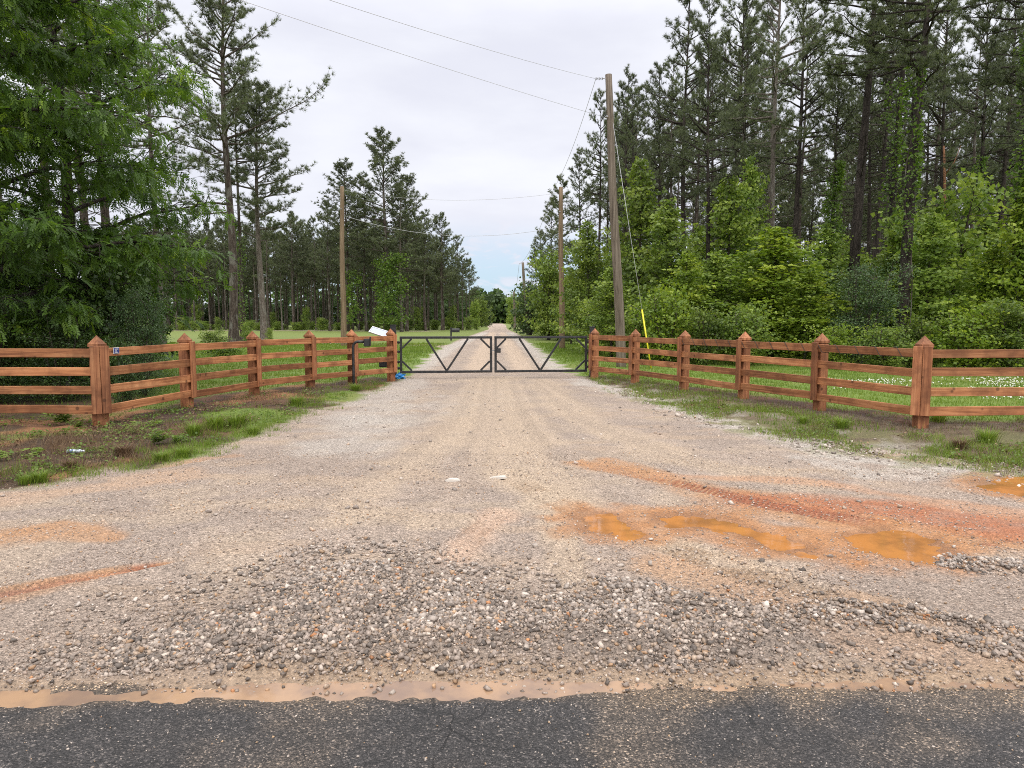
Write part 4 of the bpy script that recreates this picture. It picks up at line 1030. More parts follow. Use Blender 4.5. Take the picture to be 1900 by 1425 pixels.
# the stand behind them
for i in range(150):
    for tr in range(30):
        y = random.uniform(36, 130); x = random.uniform(6.5, 62) * (.6 + y / 110)
        px = 950 + x / y * F
        if px > 2050 or px < 1005 + 1500 / y: continue
        break
    if px < 1090: pyt = 300 + (1090 - px) * 2.2
    elif px < 1260: pyt = 250 - (px - 1090) * 1.0
    else: pyt = random.uniform(-20, 110)
    H = min(topz(pyt, y), random.uniform(20, 25))
    pine((PINES[random.randrange(5)] if x / y > .38 and random.random() < .5 else DEEP[random.randrange(3)]) if y < 75 else FARP[random.choice((1, 3, 4))], x, y, H, 'dim pine trunk in the depth of the right pine stand', 'pines deep in the right stand', 'bark_dark' if random.random() < .4 else 'bark', 'needle' if y < 75 else 'needle_far', 0, None, .8)
# reddish snag without a crown
x, y = at_px(1742, 39); zt_ = topz(268, 39); sn = empty('dead_tree', (x, y, 0)); tag(sn, 'bare reddish broken snag among the right pines', 'tree')
MB().tube([(.02 * k * math.sin(k * .3), .03 * k, zt_ * k / 11) for k in range(12)], np.linspace(.17, .05, 12), 9).build('trunk', M['bark_red'], sn)
MB().tube([(.1, .3, zt_ * .86), (.5, .2, zt_ * .92), (.8, .2, zt_ * 1.0)], [.04, .03, .01], 5).build('branch', M['bark_red'], sn)
# ================================================================== BROADLEAF TREES AND SHRUBS
KITE = (np.array([(0, 0, 0), (.45, .36, .06), (1, 0, -.06), (.45, -.36, .06)], float), np.array([(0, 1, 2, 3)]))
STAR = (np.array([(0, 0, 0), (.28, .5, .05), (.42, .17, .0), (1, 0, -.08), (.42, -.17, .0), (.28, -.5, .05)], float), np.array([(0, 1, 2, 0), (0, 2, 3, 4), (0, 4, 5, 0)]))
STARQ = (np.array([(0, 0, 0), (.3, .55, .04), (1, 0, -.1), (.3, -.55, .04)], float), np.array([(0, 1, 2, 3)]))
def shrub_arrays(seed, H, Rr, shape, nbr, leaf, per, low=.06, seg=4):
    r = np.random.default_rng(seed); T = Acc(); K = Acc(); lp, ld, lt = [], [], []
    ns = 1 if shape == 'cone' else 5
    stems = []
    for s in range(ns):
        az = s * 6.283 / ns + r.random(); e = (0 if ns == 1 else r.uniform(.15, .42) * Rr)
        zs = np.linspace(0, H * (1 if ns == 1 else r.uniform(.72, 1)), 8); t = zs / H
        P = np.column_stack([np.cos(az) * e * t ** .8 + np.sin(zs * 1.3 + seed) * .05 * t, np.sin(az) * e * t ** .8 + np.cos(zs * 1.1) * .05 * t, zs])
        v, f = tube_np(P, np.linspace(.018 + .009 * H, .008, 8), 6); T.add(v, f); stems.append(P)
    for i in range(nbr):
        P0 = stems[i % ns]; u = low + (1 - low) * ((i + r.random()) / nbr); u = min(u, .985)
        q = u * 7; i0 = int(q); p = P0[i0] + (P0[i0 + 1] - P0[i0]) * (q - i0); hz = p[2] / H
        prof = (1 - hz) ** .82 * 1.12 + .05 if shape == 'cone' else max(.25, math.sqrt(max(0, 1 - (max(0, hz - .38) / .66) ** 2))) * (.62 if ns > 1 else 1)
        ln = Rr * prof * r.uniform(.45, 1.25); az = i * 2.39996 + r.normal() * .3
        B = branch_curve(p, az, r.uniform(.1, .65) + hz * .35, ln, -.1, r, seg + 1, .09)
        v, f = tube_np(B, np.linspace(.006 + .006 * ln, .004, seg + 1), 4); T.add(v, f)
        nt_ = max(2, int(3 + ln * 4.0)); tb = np.clip(r.normal(.45, .16), .05, .95)
        for k in range(nt_):
            w = .25 + .75 * (k + r.random()) / nt_; q = w * seg; j = min(int(q), seg - 1); c = B[j] + (B[j + 1] - B[j]) * (q - j)
            c = c + r.normal(size=3) * np.array([.10, .10, .06]) * (.6 + ln * .35)
            m = max(2, int(per * r.uniform(.7, 1.3) * min(1, .4 + ln * .9))); o = r.normal(size=(m, 3)) * np.array([.15, .15, .07]) * min(1, .35 + ln * .9)
            lp.append(c + o); d = o * np.array([1, 1, .4]) + np.array([math.cos(az), math.sin(az), 0]) * .08 + r.normal(size=(m, 3)) * .06; d[:, 2] -= .07; ld.append(d)
            lt.append(np.clip(tb + r.normal() * .12 + r.normal(size=m) * .1 + (.16 if w > .9 else 0), 0, 1))
    lp = np.concatenate(lp); ld = np.concatenate(ld); lt = np.concatenate(lt); ok = lp[:, 2] > .05; lp, ld, lt = lp[ok], ld[ok], lt[ok]
    ld[:, 2] += r.normal(size=len(ld)) * .07; R = frames(ld, r.normal(size=len(lp)) * .95); tv, tf = KITE if leaf < .075 else STARQ
    v, f = scatter(tv, tf, lp, R, r.uniform(.7, 1.25, len(lp)) * leaf); K.add(v, f, np.repeat(lt, len(tv)))
    return T.mesh('stem_mesh', True), K.mesh('leaf_mesh'), H, Rr
SH = {'cone': [shrub_arrays(60 + i, 6.0, 1.7, 'cone', 88, .11, 13) for i in range(3)],
      'round': [shrub_arrays(70 + i, 4.0, 2.0, 'round', 110, .115, 9, .03) for i in range(3)],
      'low': [shrub_arrays(80 + i, 2.2, 1.5, 'round', 70, .09, 9, .02) for i in range(2)],
      'fine': [shrub_arrays(90 + i, 3.6, 2.0, 'round', 120, .06, 19, .03) for i in range(2)]}
_k = [0]
def shrub(kind, px, d, pyt, hw, mat, label, group=None, name='sapling', cat='sapling', x=None, y=None, H=None, Rr=None, rz=None):
    _k[0] += 1; T, K, H0, R0 = SH[kind][_k[0] % len(SH[kind])]
    if x is None: x, y = X_(px, d), d; H = topz(pyt, d); Rr = hw / F * d * (1.22 if kind == 'cone' else 1.0)
    o = empty(name, (x, y, float(height(np.array([x]), np.array([y]))[0]) - .03 if y < 60 else 0), random.uniform(0, 6.28) if rz is None else rz); tag(o, label, cat, group)
    o.scale = (Rr / R0, Rr / R0, H / H0)
    for nm, me, mt in (('stem', T, 'bark'), ('foliage', K, mat)):
        c = bpy.data.objects.new(nm, me); COL.objects.link(c); c.parent = o
        if not me.materials: me.materials.append(None)
        c.material_slots[0].link = 'OBJECT'; c.material_slots[0].material = M[mt]
    return o
for a in [
    ('cone', 1090, 33, 412, 58, 'gum', 'cone shaped green sapling standing between the second and nearest utility poles'),
    ('cone', 1020, 55, 508, 26, 'gum', 'small cone shaped sapling left of the second utility pole'),
    ('cone', 1060, 44, 500, 36, 'gum', 'mid size sapling just right of the second utility pole'),
    ('cone', 1185, 31, 298, 78, 'gum', 'tall sapling directly behind the guy wire'),
    ('cone', 1240, 28, 372, 82, 'gum', 'cone shaped sapling right of the guy wire'),
    ('cone', 1388, 34, 292, 62, 'gum', 'tallest narrow sapling beside the pale barked pine'),
    ('cone', 1348, 31, 328, 88, 'gum', 'broad sapling between the dark slim pine and the pale barked pine'),
    ('cone', 1432, 25.5, 425, 120, 'gum_bright', 'bright yellow green bushy tree below the pale barked pine'),
    ('low', 1235, 23.6, 538, 84, 'gum_bright', 'light green bush behind the yellow guy guard'),
    ('cone', 1325, 26, 470, 88, 'gum', 'rounded green bush at the foot of the dark slim pine'),
    ('fine', 1600, 23.2, 492, 112, 'privet', 'dull blue green rounded bush left of the thick dark pine'),
    ('cone', 1530, 28, 415, 74, 'gum', 'green bushy tree behind the blue green bush'),
    ('round', 1745, 26.5, 352, 150, 'gum', 'largest broad leafy tree right of the thick dark pine'),
    ('cone', 1655, 27.5, 425, 60, 'gum', 'green sapling peeping left of the thick dark pine'),
    ('low', 1800, 20.6, 572, 96, 'gum_bright', 'yellow green low bush behind the right corner post'),
    ('cone', 1895, 22.5, 330, 80, 'gum_bright', 'tall vine draped sapling cut by the right edge of the photo'),
    ('low', 1705, 21.6, 590, 66, 'gum', 'low green bush at the foot of the thick dark pine'),
    ('cone', 1495, 23.6, 500, 74, 'gum_bright', 'bright bush between the yellow green tree and the blue green bush'),
    ('cone', 1135, 27, 498, 62, 'gum', 'leafy sapling just left of the near utility pole'),
    ('low', 1190, 25, 555, 62, 'gum', 'low bush right at the near utility pole foot'),
    ('low', 1385, 22.8, 570, 78, 'gum', 'low bush in front of the yellow green tree'),
    ('round', 1880, 20.2, 560, 84, 'gum', 'dense green bush at the right end behind the fence'),
    ('cone', 1290, 33, 420, 55, 'gum', 'slim sapling left of the dark slim pine'),
    ('cone', 1820, 29, 400, 95, 'gum', 'leafy tree filling in behind the yellow green low bush'),
    ('low', 1100, 30, 560, 52, 'gum', 'low bush between the two utility poles'),
    ('cone', 1455, 31, 430, 70, 'gum', 'green bushy tree behind and right of the bright yellow green one'),
    ('low', 1640, 20.9, 610, 70, 'gum', 'small low bush in front of the blue green bush'),
    ('low', 1545, 21.4, 604, 60, 'gum_bright', 'small bright bush behind the second post from the right corner'),
    ('cone', 1720, 24.5, 400, 90, 'gum', 'pointed sapling in front of the largest broad leafy tree'),
    ('cone', 1835, 23.5, 455, 80, 'gum_bright', 'bright pointed sapling behind the yellow green low bush at the right'),
    ('cone', 1575, 30, 450, 62, 'gum', 'pointed sapling at the foot of the thick straight pine'),
    ('cone', 1270, 25, 470, 66, 'gum_bright', 'pale young sapling right of the light green bush by the guy guard'),
    ('low', 1310, 23, 575, 70, 'gum', 'low bush at the lawn edge right of the light green bush'),
]: shrub(*a)
# second row, seen only through gaps
for i in range(34):
    px = 1015 + i * 28 + random.uniform(-8, 8); d = random.uniform(30, 40) + (20 if px < 1100 else 0)
    shrub(random.choice(['round', 'cone', 'round']), px, d, random.uniform(440, 540), random.uniform(50, 80), 'gum', 'green undergrowth bush filling the gaps behind the right saplings', 'undergrowth behind the right saplings')
for i in range(34):
    px = 985 + i * 32; d = random.uniform(52, 85)
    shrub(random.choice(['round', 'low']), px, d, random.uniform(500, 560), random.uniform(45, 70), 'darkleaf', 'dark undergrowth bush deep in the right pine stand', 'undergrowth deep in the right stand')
# roadside trees towards the far end
for px, d, pyt, hw, mt, lb in ((893, 150, 548, 22, 'gum', 'rounded roadside tree at the far left end of the drive'), (905, 190, 566, 16, 'gum', 'smaller roadside tree beyond the rounded one on the left'), (880, 128, 556, 16, 'gum', 'bushy tree under the last plantation pine'),
                             (968, 140, 552, 26, 'gum', 'rounded roadside tree behind the third utility pole'), (949, 185, 546, 15, 'gum', 'roadside tree at the far right end of the drive'), (1000, 90, 540, 30, 'gum', 'roadside sapling clump right of the third utility pole'), (985, 112, 560, 22, 'gum', 'low roadside clump beside the third utility pole')):
    shrub('round', px, d, pyt, hw, mt, lb, None, 'roadside_tree', 'tree')
# brush along the foot of the plantation
for i in range(44):
    px = 300 + i * 13.5 + random.uniform(-6, 6); d = random.uniform(101, 112)
    shrub('low', px, d, random.uniform(588, 604) if i % 5 else random.uniform(560, 580), random.uniform(10, 18), 'gum', 'green brush at the foot of the left plantation', 'brush along the plantation foot', 'bush', 'bush')
# dark undergrowth that closes the view through the plantation
for i in range(40):
    px = 180 + i * 18.5; d = random.uniform(150, 165)
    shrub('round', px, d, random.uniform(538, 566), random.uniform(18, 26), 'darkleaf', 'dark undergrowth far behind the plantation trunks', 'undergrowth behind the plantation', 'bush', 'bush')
for px, d, pyt, hw, lb in ((722, 91, 588, 20, 'bush at the foot of the tallest plantation pine'), (455, 44, 596, 16, 'small bush at the foot of the tall two limbed pine'), (500, 47, 608, 11, 'small bush beside the shorter straight pine'), (392, 30, 612, 40, 'leafy weeds bush behind the second left fence post'), (415, 26, 640, 55, 'low green bush in the mown grass behind the left fence')):
    shrub('low', px, d, pyt, hw, 'gum', lb, None, 'bush', 'bush')
# far wood closing the end of the road
v_, f_, t_ = [], [], []
A = Acc(); n = 26000
x = rng.uniform(-60, 60, n); z = rng.random(n) * (10 + 4 * vn(x, x * 0, .12, 5) + 3 * vn(x, x * 0, .4, 6)); y = 330 + rng.normal(size=n) * 6
R = rand_rot(n); v, f = scatter(STARQ[0], STARQ[1], np.column_stack([x, y, z]), R, rng.uniform(.8, 1.9, n)); A.add(v, f, np.repeat(rng.random(n), 4))
n = 9000
x = rng.uniform(-150, -14, n); z = rng.random(n) * (9 + 7 * vn(x, x * 0, .09, 15) + 3 * vn(x, x * 0, .4, 16)); y = 205 + rng.normal(size=n) * 5
R = rand_rot(n); v, f = scatter(STARQ[0], STARQ[1], np.column_stack([x, y, z]), R, rng.uniform(.6, 1.6, n)); A.add(v, f, np.repeat(rng.random(n), 4))
n = 9000
x = rng.uniform(10, 130, n); z = rng.random(n) * (7 + 7 * vn(x, x * 0, .09, 25) + 3 * vn(x, x * 0, .4, 26)); y = 150 + rng.normal(size=n) * 5
R = rand_rot(n); v, f = scatter(STARQ[0], STARQ[1], np.column_stack([x, y, z]), R, rng.uniform(.6, 1.6, n)); A.add(v, f, np.repeat(rng.random(n), 4))
tag(link('distant_wood', A.mesh('distant_wood'), M['darkleaf']), kind='stuff')

# ---- the big tree with drooping compound leaves
def compound_template(n=11, ln=.27, seed=0):
    r = np.random.default_rng(seed); v = []; f = []
    for i in range(n):
        s = .12 + .88 * ((i // 2) + .5) / (n / 2); last = i == n - 1
        x = ln * (1.0 if last else s); z = -.4 * x * x / ln; side = 0 if last else (1 if i % 2 else -1); l = ln * .42 * (.8 + .35 * s) * r.uniform(.9, 1.1)
        a = side * r.uniform(.75, 1.05); d = np.array([math.cos(a), math.sin(a), -.35 - .2 * s]); d /= np.linalg.norm(d); w = np.array([-math.sin(a), math.cos(a), 0.1]) * l * .21
        b = np.array([x, 0, z]); k = len(v); v += [b, b + d * l * .45 + w, b + d * l, b + d * l * .45 - w]; f.append((k, k + 1, k + 2, k + 3))
    return np.array(v), np.array(f)
CT = [compound_template(9, .17, 1), compound_template(7, .14, 2), compound_template(11, .20, 3)]
def drooper(seed, H, Rr, nl, zlow=.06, tw=5, dens=1.0, tint=.37):
    r = np.random.default_rng(seed); T = Acc(); K = Acc(); lp, ld, lt = [], [], []
    zs = np.linspace(0, H * .95, 14); tr = np.column_stack([np.sin(zs * .5) * .15, np.cos(zs * .4) * .12 - .12, zs])
    v, f = tube_np(tr, np.linspace(.2, .03, 14), 10); T.add(v, f)
    for i in range(nl):
        u = zlow + (1 - zlow) * (i + r.random()) / nl; z = H * .93 * u; p = np.array([np.interp(z, zs, tr[:, 0]), np.interp(z, zs, tr[:, 1]), z])
        ln = Rr * (math.sqrt(max(.04, 1 - (abs(u - .38) / .64) ** 2.2))) * r.uniform(.75, 1.1)
        az = i * 2.39996 + r.normal() * .25
        B = branch_curve(p, az, r.uniform(.2, .6), ln, -.20, r, 8, .05); v, f = tube_np(B, np.linspace(.03 + .01 * ln, .01, 8), 6); T.add(v, f)
        for j in range(int((5 + ln * 2.6) * dens)):
            s = .22 + .78 * r.random(); q = s * 7; i0 = min(int(q), 6); bp = B[i0] + (B[i0 + 1] - B[i0]) * (q - i0)
            S = branch_curve(bp, az + r.normal() * .9, r.uniform(-.1, .75), r.uniform(.5, 1.2), -.3, r, 5, .07); v, f = tube_np(S, np.linspace(.012, .005, 5), 4); T.add(v, f)
            tb = np.clip(r.normal(tint, .12), .05, .9); fresh = r.random() < .13
            for k in range(tw):
                w = .2 + .8 * (k + r.random()) / tw; q = w * 4; i1 = min(int(q), 3); tp = S[i1] + (S[i1 + 1] - S[i1]) * (q - i1)
                Q = branch_curve(tp, az + r.normal() * 1.3, r.uniform(-.5, .5), r.uniform(.18, .4), -.35, r, 3, .05)
                for w2 in (.4, .8, 1.0):
                    q2 = w2 * 2; i2 = min(int(q2), 1); c = Q[i2] + (Q[i2 + 1] - Q[i2]) * (q2 - i2)
                    lp.append(c); d = (Q[2] - Q[0]) * 1.1 + r.normal(size=3) * .3; d[2] -= .07; ld.append(d)
                    lt.append(np.clip(tb + r.normal() * .08 + (.34 if fresh and k >= tw - 3 else 0) + (r.random() < .12) * .2, 0, 1))
    lp = np.array(lp); ld = np.array(ld); lt = np.array(lt); ch = r.integers(0, 3, len(lp))
    for q in range(3):
        m_ = ch == q; k = m_.sum(); v, f = scatter(*CT[q], lp[m_], frames(ld[m_], r.normal(size=k) * .5), r.uniform(.75, 1.15, k)); K.add(v, f, np.repeat(lt[m_], len(CT[q][0])))
    return T.mesh('limb_mesh', True), K.mesh('leaf_mesh')
def big_tree(pr, x, y, s, rz, label, mat='pecan'):
    o = empty('leafy_tree', (x, y, 0), rz); tag(o, label, 'tree'); o.scale = (s, s, s)
    link('trunk', pr[0], M['bark_dark'], o); link('crown', pr[1], M[mat], o); return o
D1 = drooper(101, 11.5, 3.55, 64, .03, 8, 1.9); D2 = drooper(102, 9.0, 3.2, 36, .1, 6, 1.4)
big_tree(D1, X_(-62, 13.2), 13.2, 1.0, .3, 'big leafy tree with drooping compound leaves filling the upper left of the photo')
big_tree(D2, X_(120, 17.5), 17.5, 1.1, 1.3, 'second leafy tree close behind the big drooping one')
# dark bushes below it
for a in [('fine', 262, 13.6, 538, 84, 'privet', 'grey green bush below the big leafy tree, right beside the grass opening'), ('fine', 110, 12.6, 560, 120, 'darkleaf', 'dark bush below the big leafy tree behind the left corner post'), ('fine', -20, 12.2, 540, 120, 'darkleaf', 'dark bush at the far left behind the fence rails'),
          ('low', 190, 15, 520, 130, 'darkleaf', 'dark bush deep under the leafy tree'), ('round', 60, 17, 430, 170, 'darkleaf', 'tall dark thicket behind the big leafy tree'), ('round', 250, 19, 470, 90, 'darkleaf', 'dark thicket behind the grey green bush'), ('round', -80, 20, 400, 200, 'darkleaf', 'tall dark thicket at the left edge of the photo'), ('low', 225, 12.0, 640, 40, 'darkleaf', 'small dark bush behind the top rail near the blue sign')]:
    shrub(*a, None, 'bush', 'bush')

# ---- vines on trunks
def vine(px, d, py0, py1, wpx, n, label, droop=0.0, r0=.22):
    x, y = X_(px, d), d; z0, z1 = topz(py0, d), topz(py1, d)
    n = int(n * 1.7); r = np.random.default_rng(int(px)); zz = z0 + (z1 - z0) * r.random(n) ** .9; th = -math.pi / 2 + r.normal(size=n) * .9 + np.sin(zz * 1.7 + px) * .8
    cl = .5 + .5 * np.array([float(vn(np.array([q]), np.array([px * .1]), .9, 3)[0]) for q in zz]); k = r.random(n) < cl; zz, th = zz[k], th[k]; n = len(zz)
    rr = r0 + np.abs(r.normal(size=n)) * wpx / F * d * (.5 if d < 60 else 1); P = np.column_stack([np.cos(th) * rr, np.sin(th) * rr, zz])
    dirs = np.column_stack([np.cos(th), np.sin(th), -.5 + 0 * th]) + r.normal(size=(n, 3)) * .5
    o = empty('vine', (x, y, 0)); tag(o, label, 'vine')
    v, f = scatter(*STARQ, P, frames(dirs, r.normal(size=n) * .8), r.uniform(.075, .135, n) * (1 + (d > 60) * 1.2)); A = Acc(); A.add(v, f, np.repeat(np.clip(r.normal(.5, .2, n), 0, 1), 4)); link('foliage', A.mesh('vine_leaves'), M['vine'], o)
    zq = np.linspace(0, z1, 30); MB().tube(np.column_stack([np.cos(-1.6 + np.sin(zq * .8)) * r0, np.sin(-1.6 + np.sin(zq * .8)) * r0, zq]), .018, 5).build('stem', M['bark'], o)
vine(1640, 29.3, 600, 150, 10, 1000, 'leafy vine striping the paired pines left of the thick dark pine', r0=.2)
vine(1674, 23.7, 470, 120, 6, 600, 'leafy vine climbing the left side of the thick dark pine', r0=.24)
vine(1538, 36.8, 470, 300, 12, 1500, 'leafy vine wrapping the short pine in the right stand', r0=.2)
vine(1886, 22.8, 560, 60, 14, 1900, 'leafy vine smothering the pine at the right edge', r0=.22)
vine(1800, 35.8, 390, 290, 7, 350, 'leafy vine low on the tiered pine near the right edge', r0=.18)
vine(733, 90, 600, 470, 12, 1600, 'bright vine curtain hanging on a plantation pine beside the tallest one', r0=.4)
vine(712, 91.4, 600, 480, 8, 700, 'vine on the trunk of the tallest plantation pine', r0=.35)
vine(656, 94, 600, 500, 9, 700, 'vine on the plantation pine behind the left utility pole', r0=.35)
vine(450, 48.8, 600, 420, 4, 420, 'vine climbing the slim dark pine on the left', r0=.2)

# ================================================================== GRASS, WEEDS, STRAW, LITTER
def blades(name, x, y, h, w, mat, tint, lean=.45, flat=False):
    n = len(x); z = height(x, y); a = rng.random(n) * 6.283; ph = rng.random(n) * 6.283
    lx, ly = np.cos(ph) * h * lean * rng.random(n), np.sin(ph) * h * lean * rng.random(n)
    sx_, sy_ = np.cos(a) * w * .5, np.sin(a) * w * .5
    b = np.column_stack([x, y, z - .005])
    v = np.stack([b + np.column_stack([sx_, sy_, 0 * x]), b - np.column_stack([sx_, sy_, 0 * x]), b + np.column_stack([lx, ly, h])], 1)
    if flat:
        l = h; dz = rng.uniform(.0, .02, n); dx, dy = np.cos(ph) * l, np.sin(ph) * l; nx_, ny_ = -np.sin(ph) * w * .5, np.cos(ph) * w * .5
        b = np.column_stack([x, y, z + .004 + dz * .3]); v = np.stack([b + np.column_stack([nx_, ny_, 0 * x]), b - np.column_stack([nx_, ny_, 0 * x]), b + np.column_stack([dx, dy, dz])], 1)
    f = np.arange(n * 3).reshape(-1, 3)
    return tag(link(name, mesh_np(name, v.reshape(-1, 3), f, False, {'tint': np.repeat(np.clip(tint, 0, 1), 3)}), M[mat]), kind='stuff')
def zone(x, y):
    sD_ = sdist(x, y, DRIVE); dF_ = np.minimum(seg_dist(x, y, FENCE_L)[0], seg_dist(x, y, FENCE_R)[0]); w1 = fbm(x, y, 1.7, 21, 4) - .5
    return sD_, dF_, w1
def uni(n, x0, x1, y0, y1):
    y = y0 * (y1 / y0) ** rng.random(n); x = x0 + (x1 - x0) * rng.random(n); return x, y
# mown lawn
x, y = uni(520000, -26, 26, 9.2, 46)
keep = np.abs(x) < y * .80 + 1; x, y = x[keep], y[keep]
s_, dF_, w1 = zone(x, y)
base = sst(-s_ - w1 * .9, .0, .5) * (1 - .93 * sst(dF_ + w1 * .9, np.where(x < 0, 1.0, .6), np.where(x < 0, .45, .3))); base *= 1 - ((x < -6.2) & (y < 13.5)) * .8
infront = (y < np.interp(x, [q[0] for q in FENCE_L], [q[1] for q in FENCE_L])) & (x < -2.9); base = base * np.where(infront, .10 + .5 * sst(w1, .05, .2), 1)
k = rng.random(len(x)) < base * (.45 + .55 * sst(fbm(x, y, 2, 501, 3), .3, .5)); x, y = x[k], y[k]
blades('grass', x, y, rng.gamma(6, .009, len(x)).clip(.02, .13) * (1 + .5 * (y > 25)), .004 + .0006 * y, 'grass', rng.normal(.42, .17, len(x)) + (fbm(x, y, .7, 502, 3) - .5) * .6)
# rough verge grass: in clumps along the gravel edge
def clumps(n, dens, x0, x1, y0, y1, per, rad):
    cx, cy = uni(n, x0, x1, y0, y1); k = rng.random(n) < dens(cx, cy); cx, cy = cx[k], cy[k]
    m = rng.integers(per // 2, per * 2, len(cx)); i = np.repeat(np.arange(len(cx)), m)
    return cx[i] + rng.normal(size=len(i)) * rad, cy[i] + rng.normal(size=len(i)) * rad, i
edgeL = lambda x, y: np.exp(-((sdist(x, y, DRIVE) + .25) / .35) ** 2) * sst(fbm(x, y, 1.1, 511, 3), .34, .50) * (y > 5.5) * (x < 0)
x, y, i = clumps(9000, edgeL, -9, -2.4, 5.5, 19, 16, .05)
blades('verge_grass', x, y, rng.gamma(5, .0115, len(x)).clip(.02, .16), .0055, 'grass', rng.normal(.5, .15, len(x)) + (i % 7 - 3) * .05, .8)
edgeR = lambda x, y: sst(-sdist(x, y, DRIVE), -.7, .1) * sst(-sdist(x, y, DRIVE), 1.5, .7) * sst(fbm(x, y, 1.3, 512, 3), .36, .54) * (x > 1.9)
x, y, i = clumps(14000, edgeR, 2, 11, 5.8, 20, 13, .05)
blades('verge_grass', x, y, rng.gamma(5, .012, len(x)).clip(.02, .16), .006, 'grass', rng.normal(.55, .16, len(x)) + (i % 7 - 3) * .06, .8)
dryL = lambda x, y: sst(fbm(x, y, 1.4, 513, 3), .46, .6) * sst(-sdist(x, y, DRIVE), .0, .3) * (y < np.interp(x, [q[0] for q in FENCE_L], [q[1] for q in FENCE_L]) + .3)
x, y, i = clumps(4200, dryL, -10, -2.6, 6, 18, 12, .07)
blades('dry_grass', x, y, rng.gamma(5, .018, len(x)).clip(.03, .24), .005, 'straw', rng.normal(.62, .2, len(x)), .9)
fen = lambda x, y: sst(seg_dist(x, y, FENCE_R)[0], .9, .3) * .5
x, y, i = clumps(9000, lambda x, y: np.maximum(fen(x, y), .8 * edgeR(x, y)), 2, 11, 6, 20, 8, .06)
blades('dry_grass', x, y, rng.gamma(5, .012, len(x)).clip(.03, .14), .005, 'straw', rng.normal(.5, .2, len(x)), .9)
# pine straw on the bare dirt
x, y = uni(90000, -11, 11, 6, 20); s_, dF_, w1 = zone(x, y)
kk = (s_ < .05) & (((x < 0) & (y < np.interp(x, [q[0] for q in FENCE_L], [q[1] for q in FENCE_L]) + 1.2)) | ((x > 0) & (dF_ < .75))); kk &= rng.random(len(x)) < .25 + .75 * sst(fbm(x, y, 1.6, 520, 3), .36, .55)
x, y = x[kk], y[kk]; blades('pine_straw', x, y, rng.uniform(.06, .2, len(x)), .006, 'straw', rng.normal(.22, .2, len(x)), .5, True)
# clover flowers in the right lawn
x, y = uni(2600, 6.5, 14, 12.5, 17); k = rng.random(len(x)) < sst(fbm(x, y, .8, 530, 3) + (x - 9) * .05, .42, .58); x, y = x[k], y[k]
tv, tf = OV * .5, OF; v, f = scatter(tv, tf, np.column_stack([x, y, height(x, y) + rng.uniform(.05, .1, len(x))]), rand_rot(len(x)), rng.uniform(.022, .038, len(x)))
tag(link('clover_flowers', mesh_np('clover_flowers', v, f), M['petal']), kind='stuff')

# low broad leaved cover creeping over both verges
def cover(name, n, dens, x0, x1, y0, y1, size, mat):
    x, y, i = clumps(n, dens, x0, x1, y0, y1, 14, .07); m = len(x); a = rng.random(m) * 6.283
    P = np.column_stack([x, y, height(x, y) + np.abs(rng.normal(size=m)) * .035]); d = np.column_stack([np.cos(a), np.sin(a), rng.uniform(-.2, .7, m)])
    v, f = scatter(*KITE, P, frames(d, rng.normal(size=m) * .4), rng.uniform(.6, 1.3, m) * size)
    tag(link(name, mesh_np(name, v, f, False, {'tint': np.repeat(np.clip(rng.normal(.45, .18, m) + (i % 5 - 2) * .07, 0, 1), 4)}), M[mat]), kind='stuff')
lv = lambda x, y: (x < -2.6) * sst(-sdist(x, y, DRIVE), .0, .25) * (y < np.interp(x, [q[0] for q in FENCE_L], [q[1] for q in FENCE_L]) + .6) * sst(fbm(x, y, 1.5, 541, 3), .42, .56)
cover('ground_cover', 1300, lv, -10, -2.6, 6, 17, .04, 'weed')
cover('ground_cover', 2600, lambda x, y: edgeR(x, y) * .7, 2, 11, 5.8, 20, .035, 'weed')
cover('dead_leaves', 2600, lambda x, y: np.maximum(lv(x, y), edgeR(x, y) * .6) * .7, -10, 11, 6, 18, .035, 'straw')
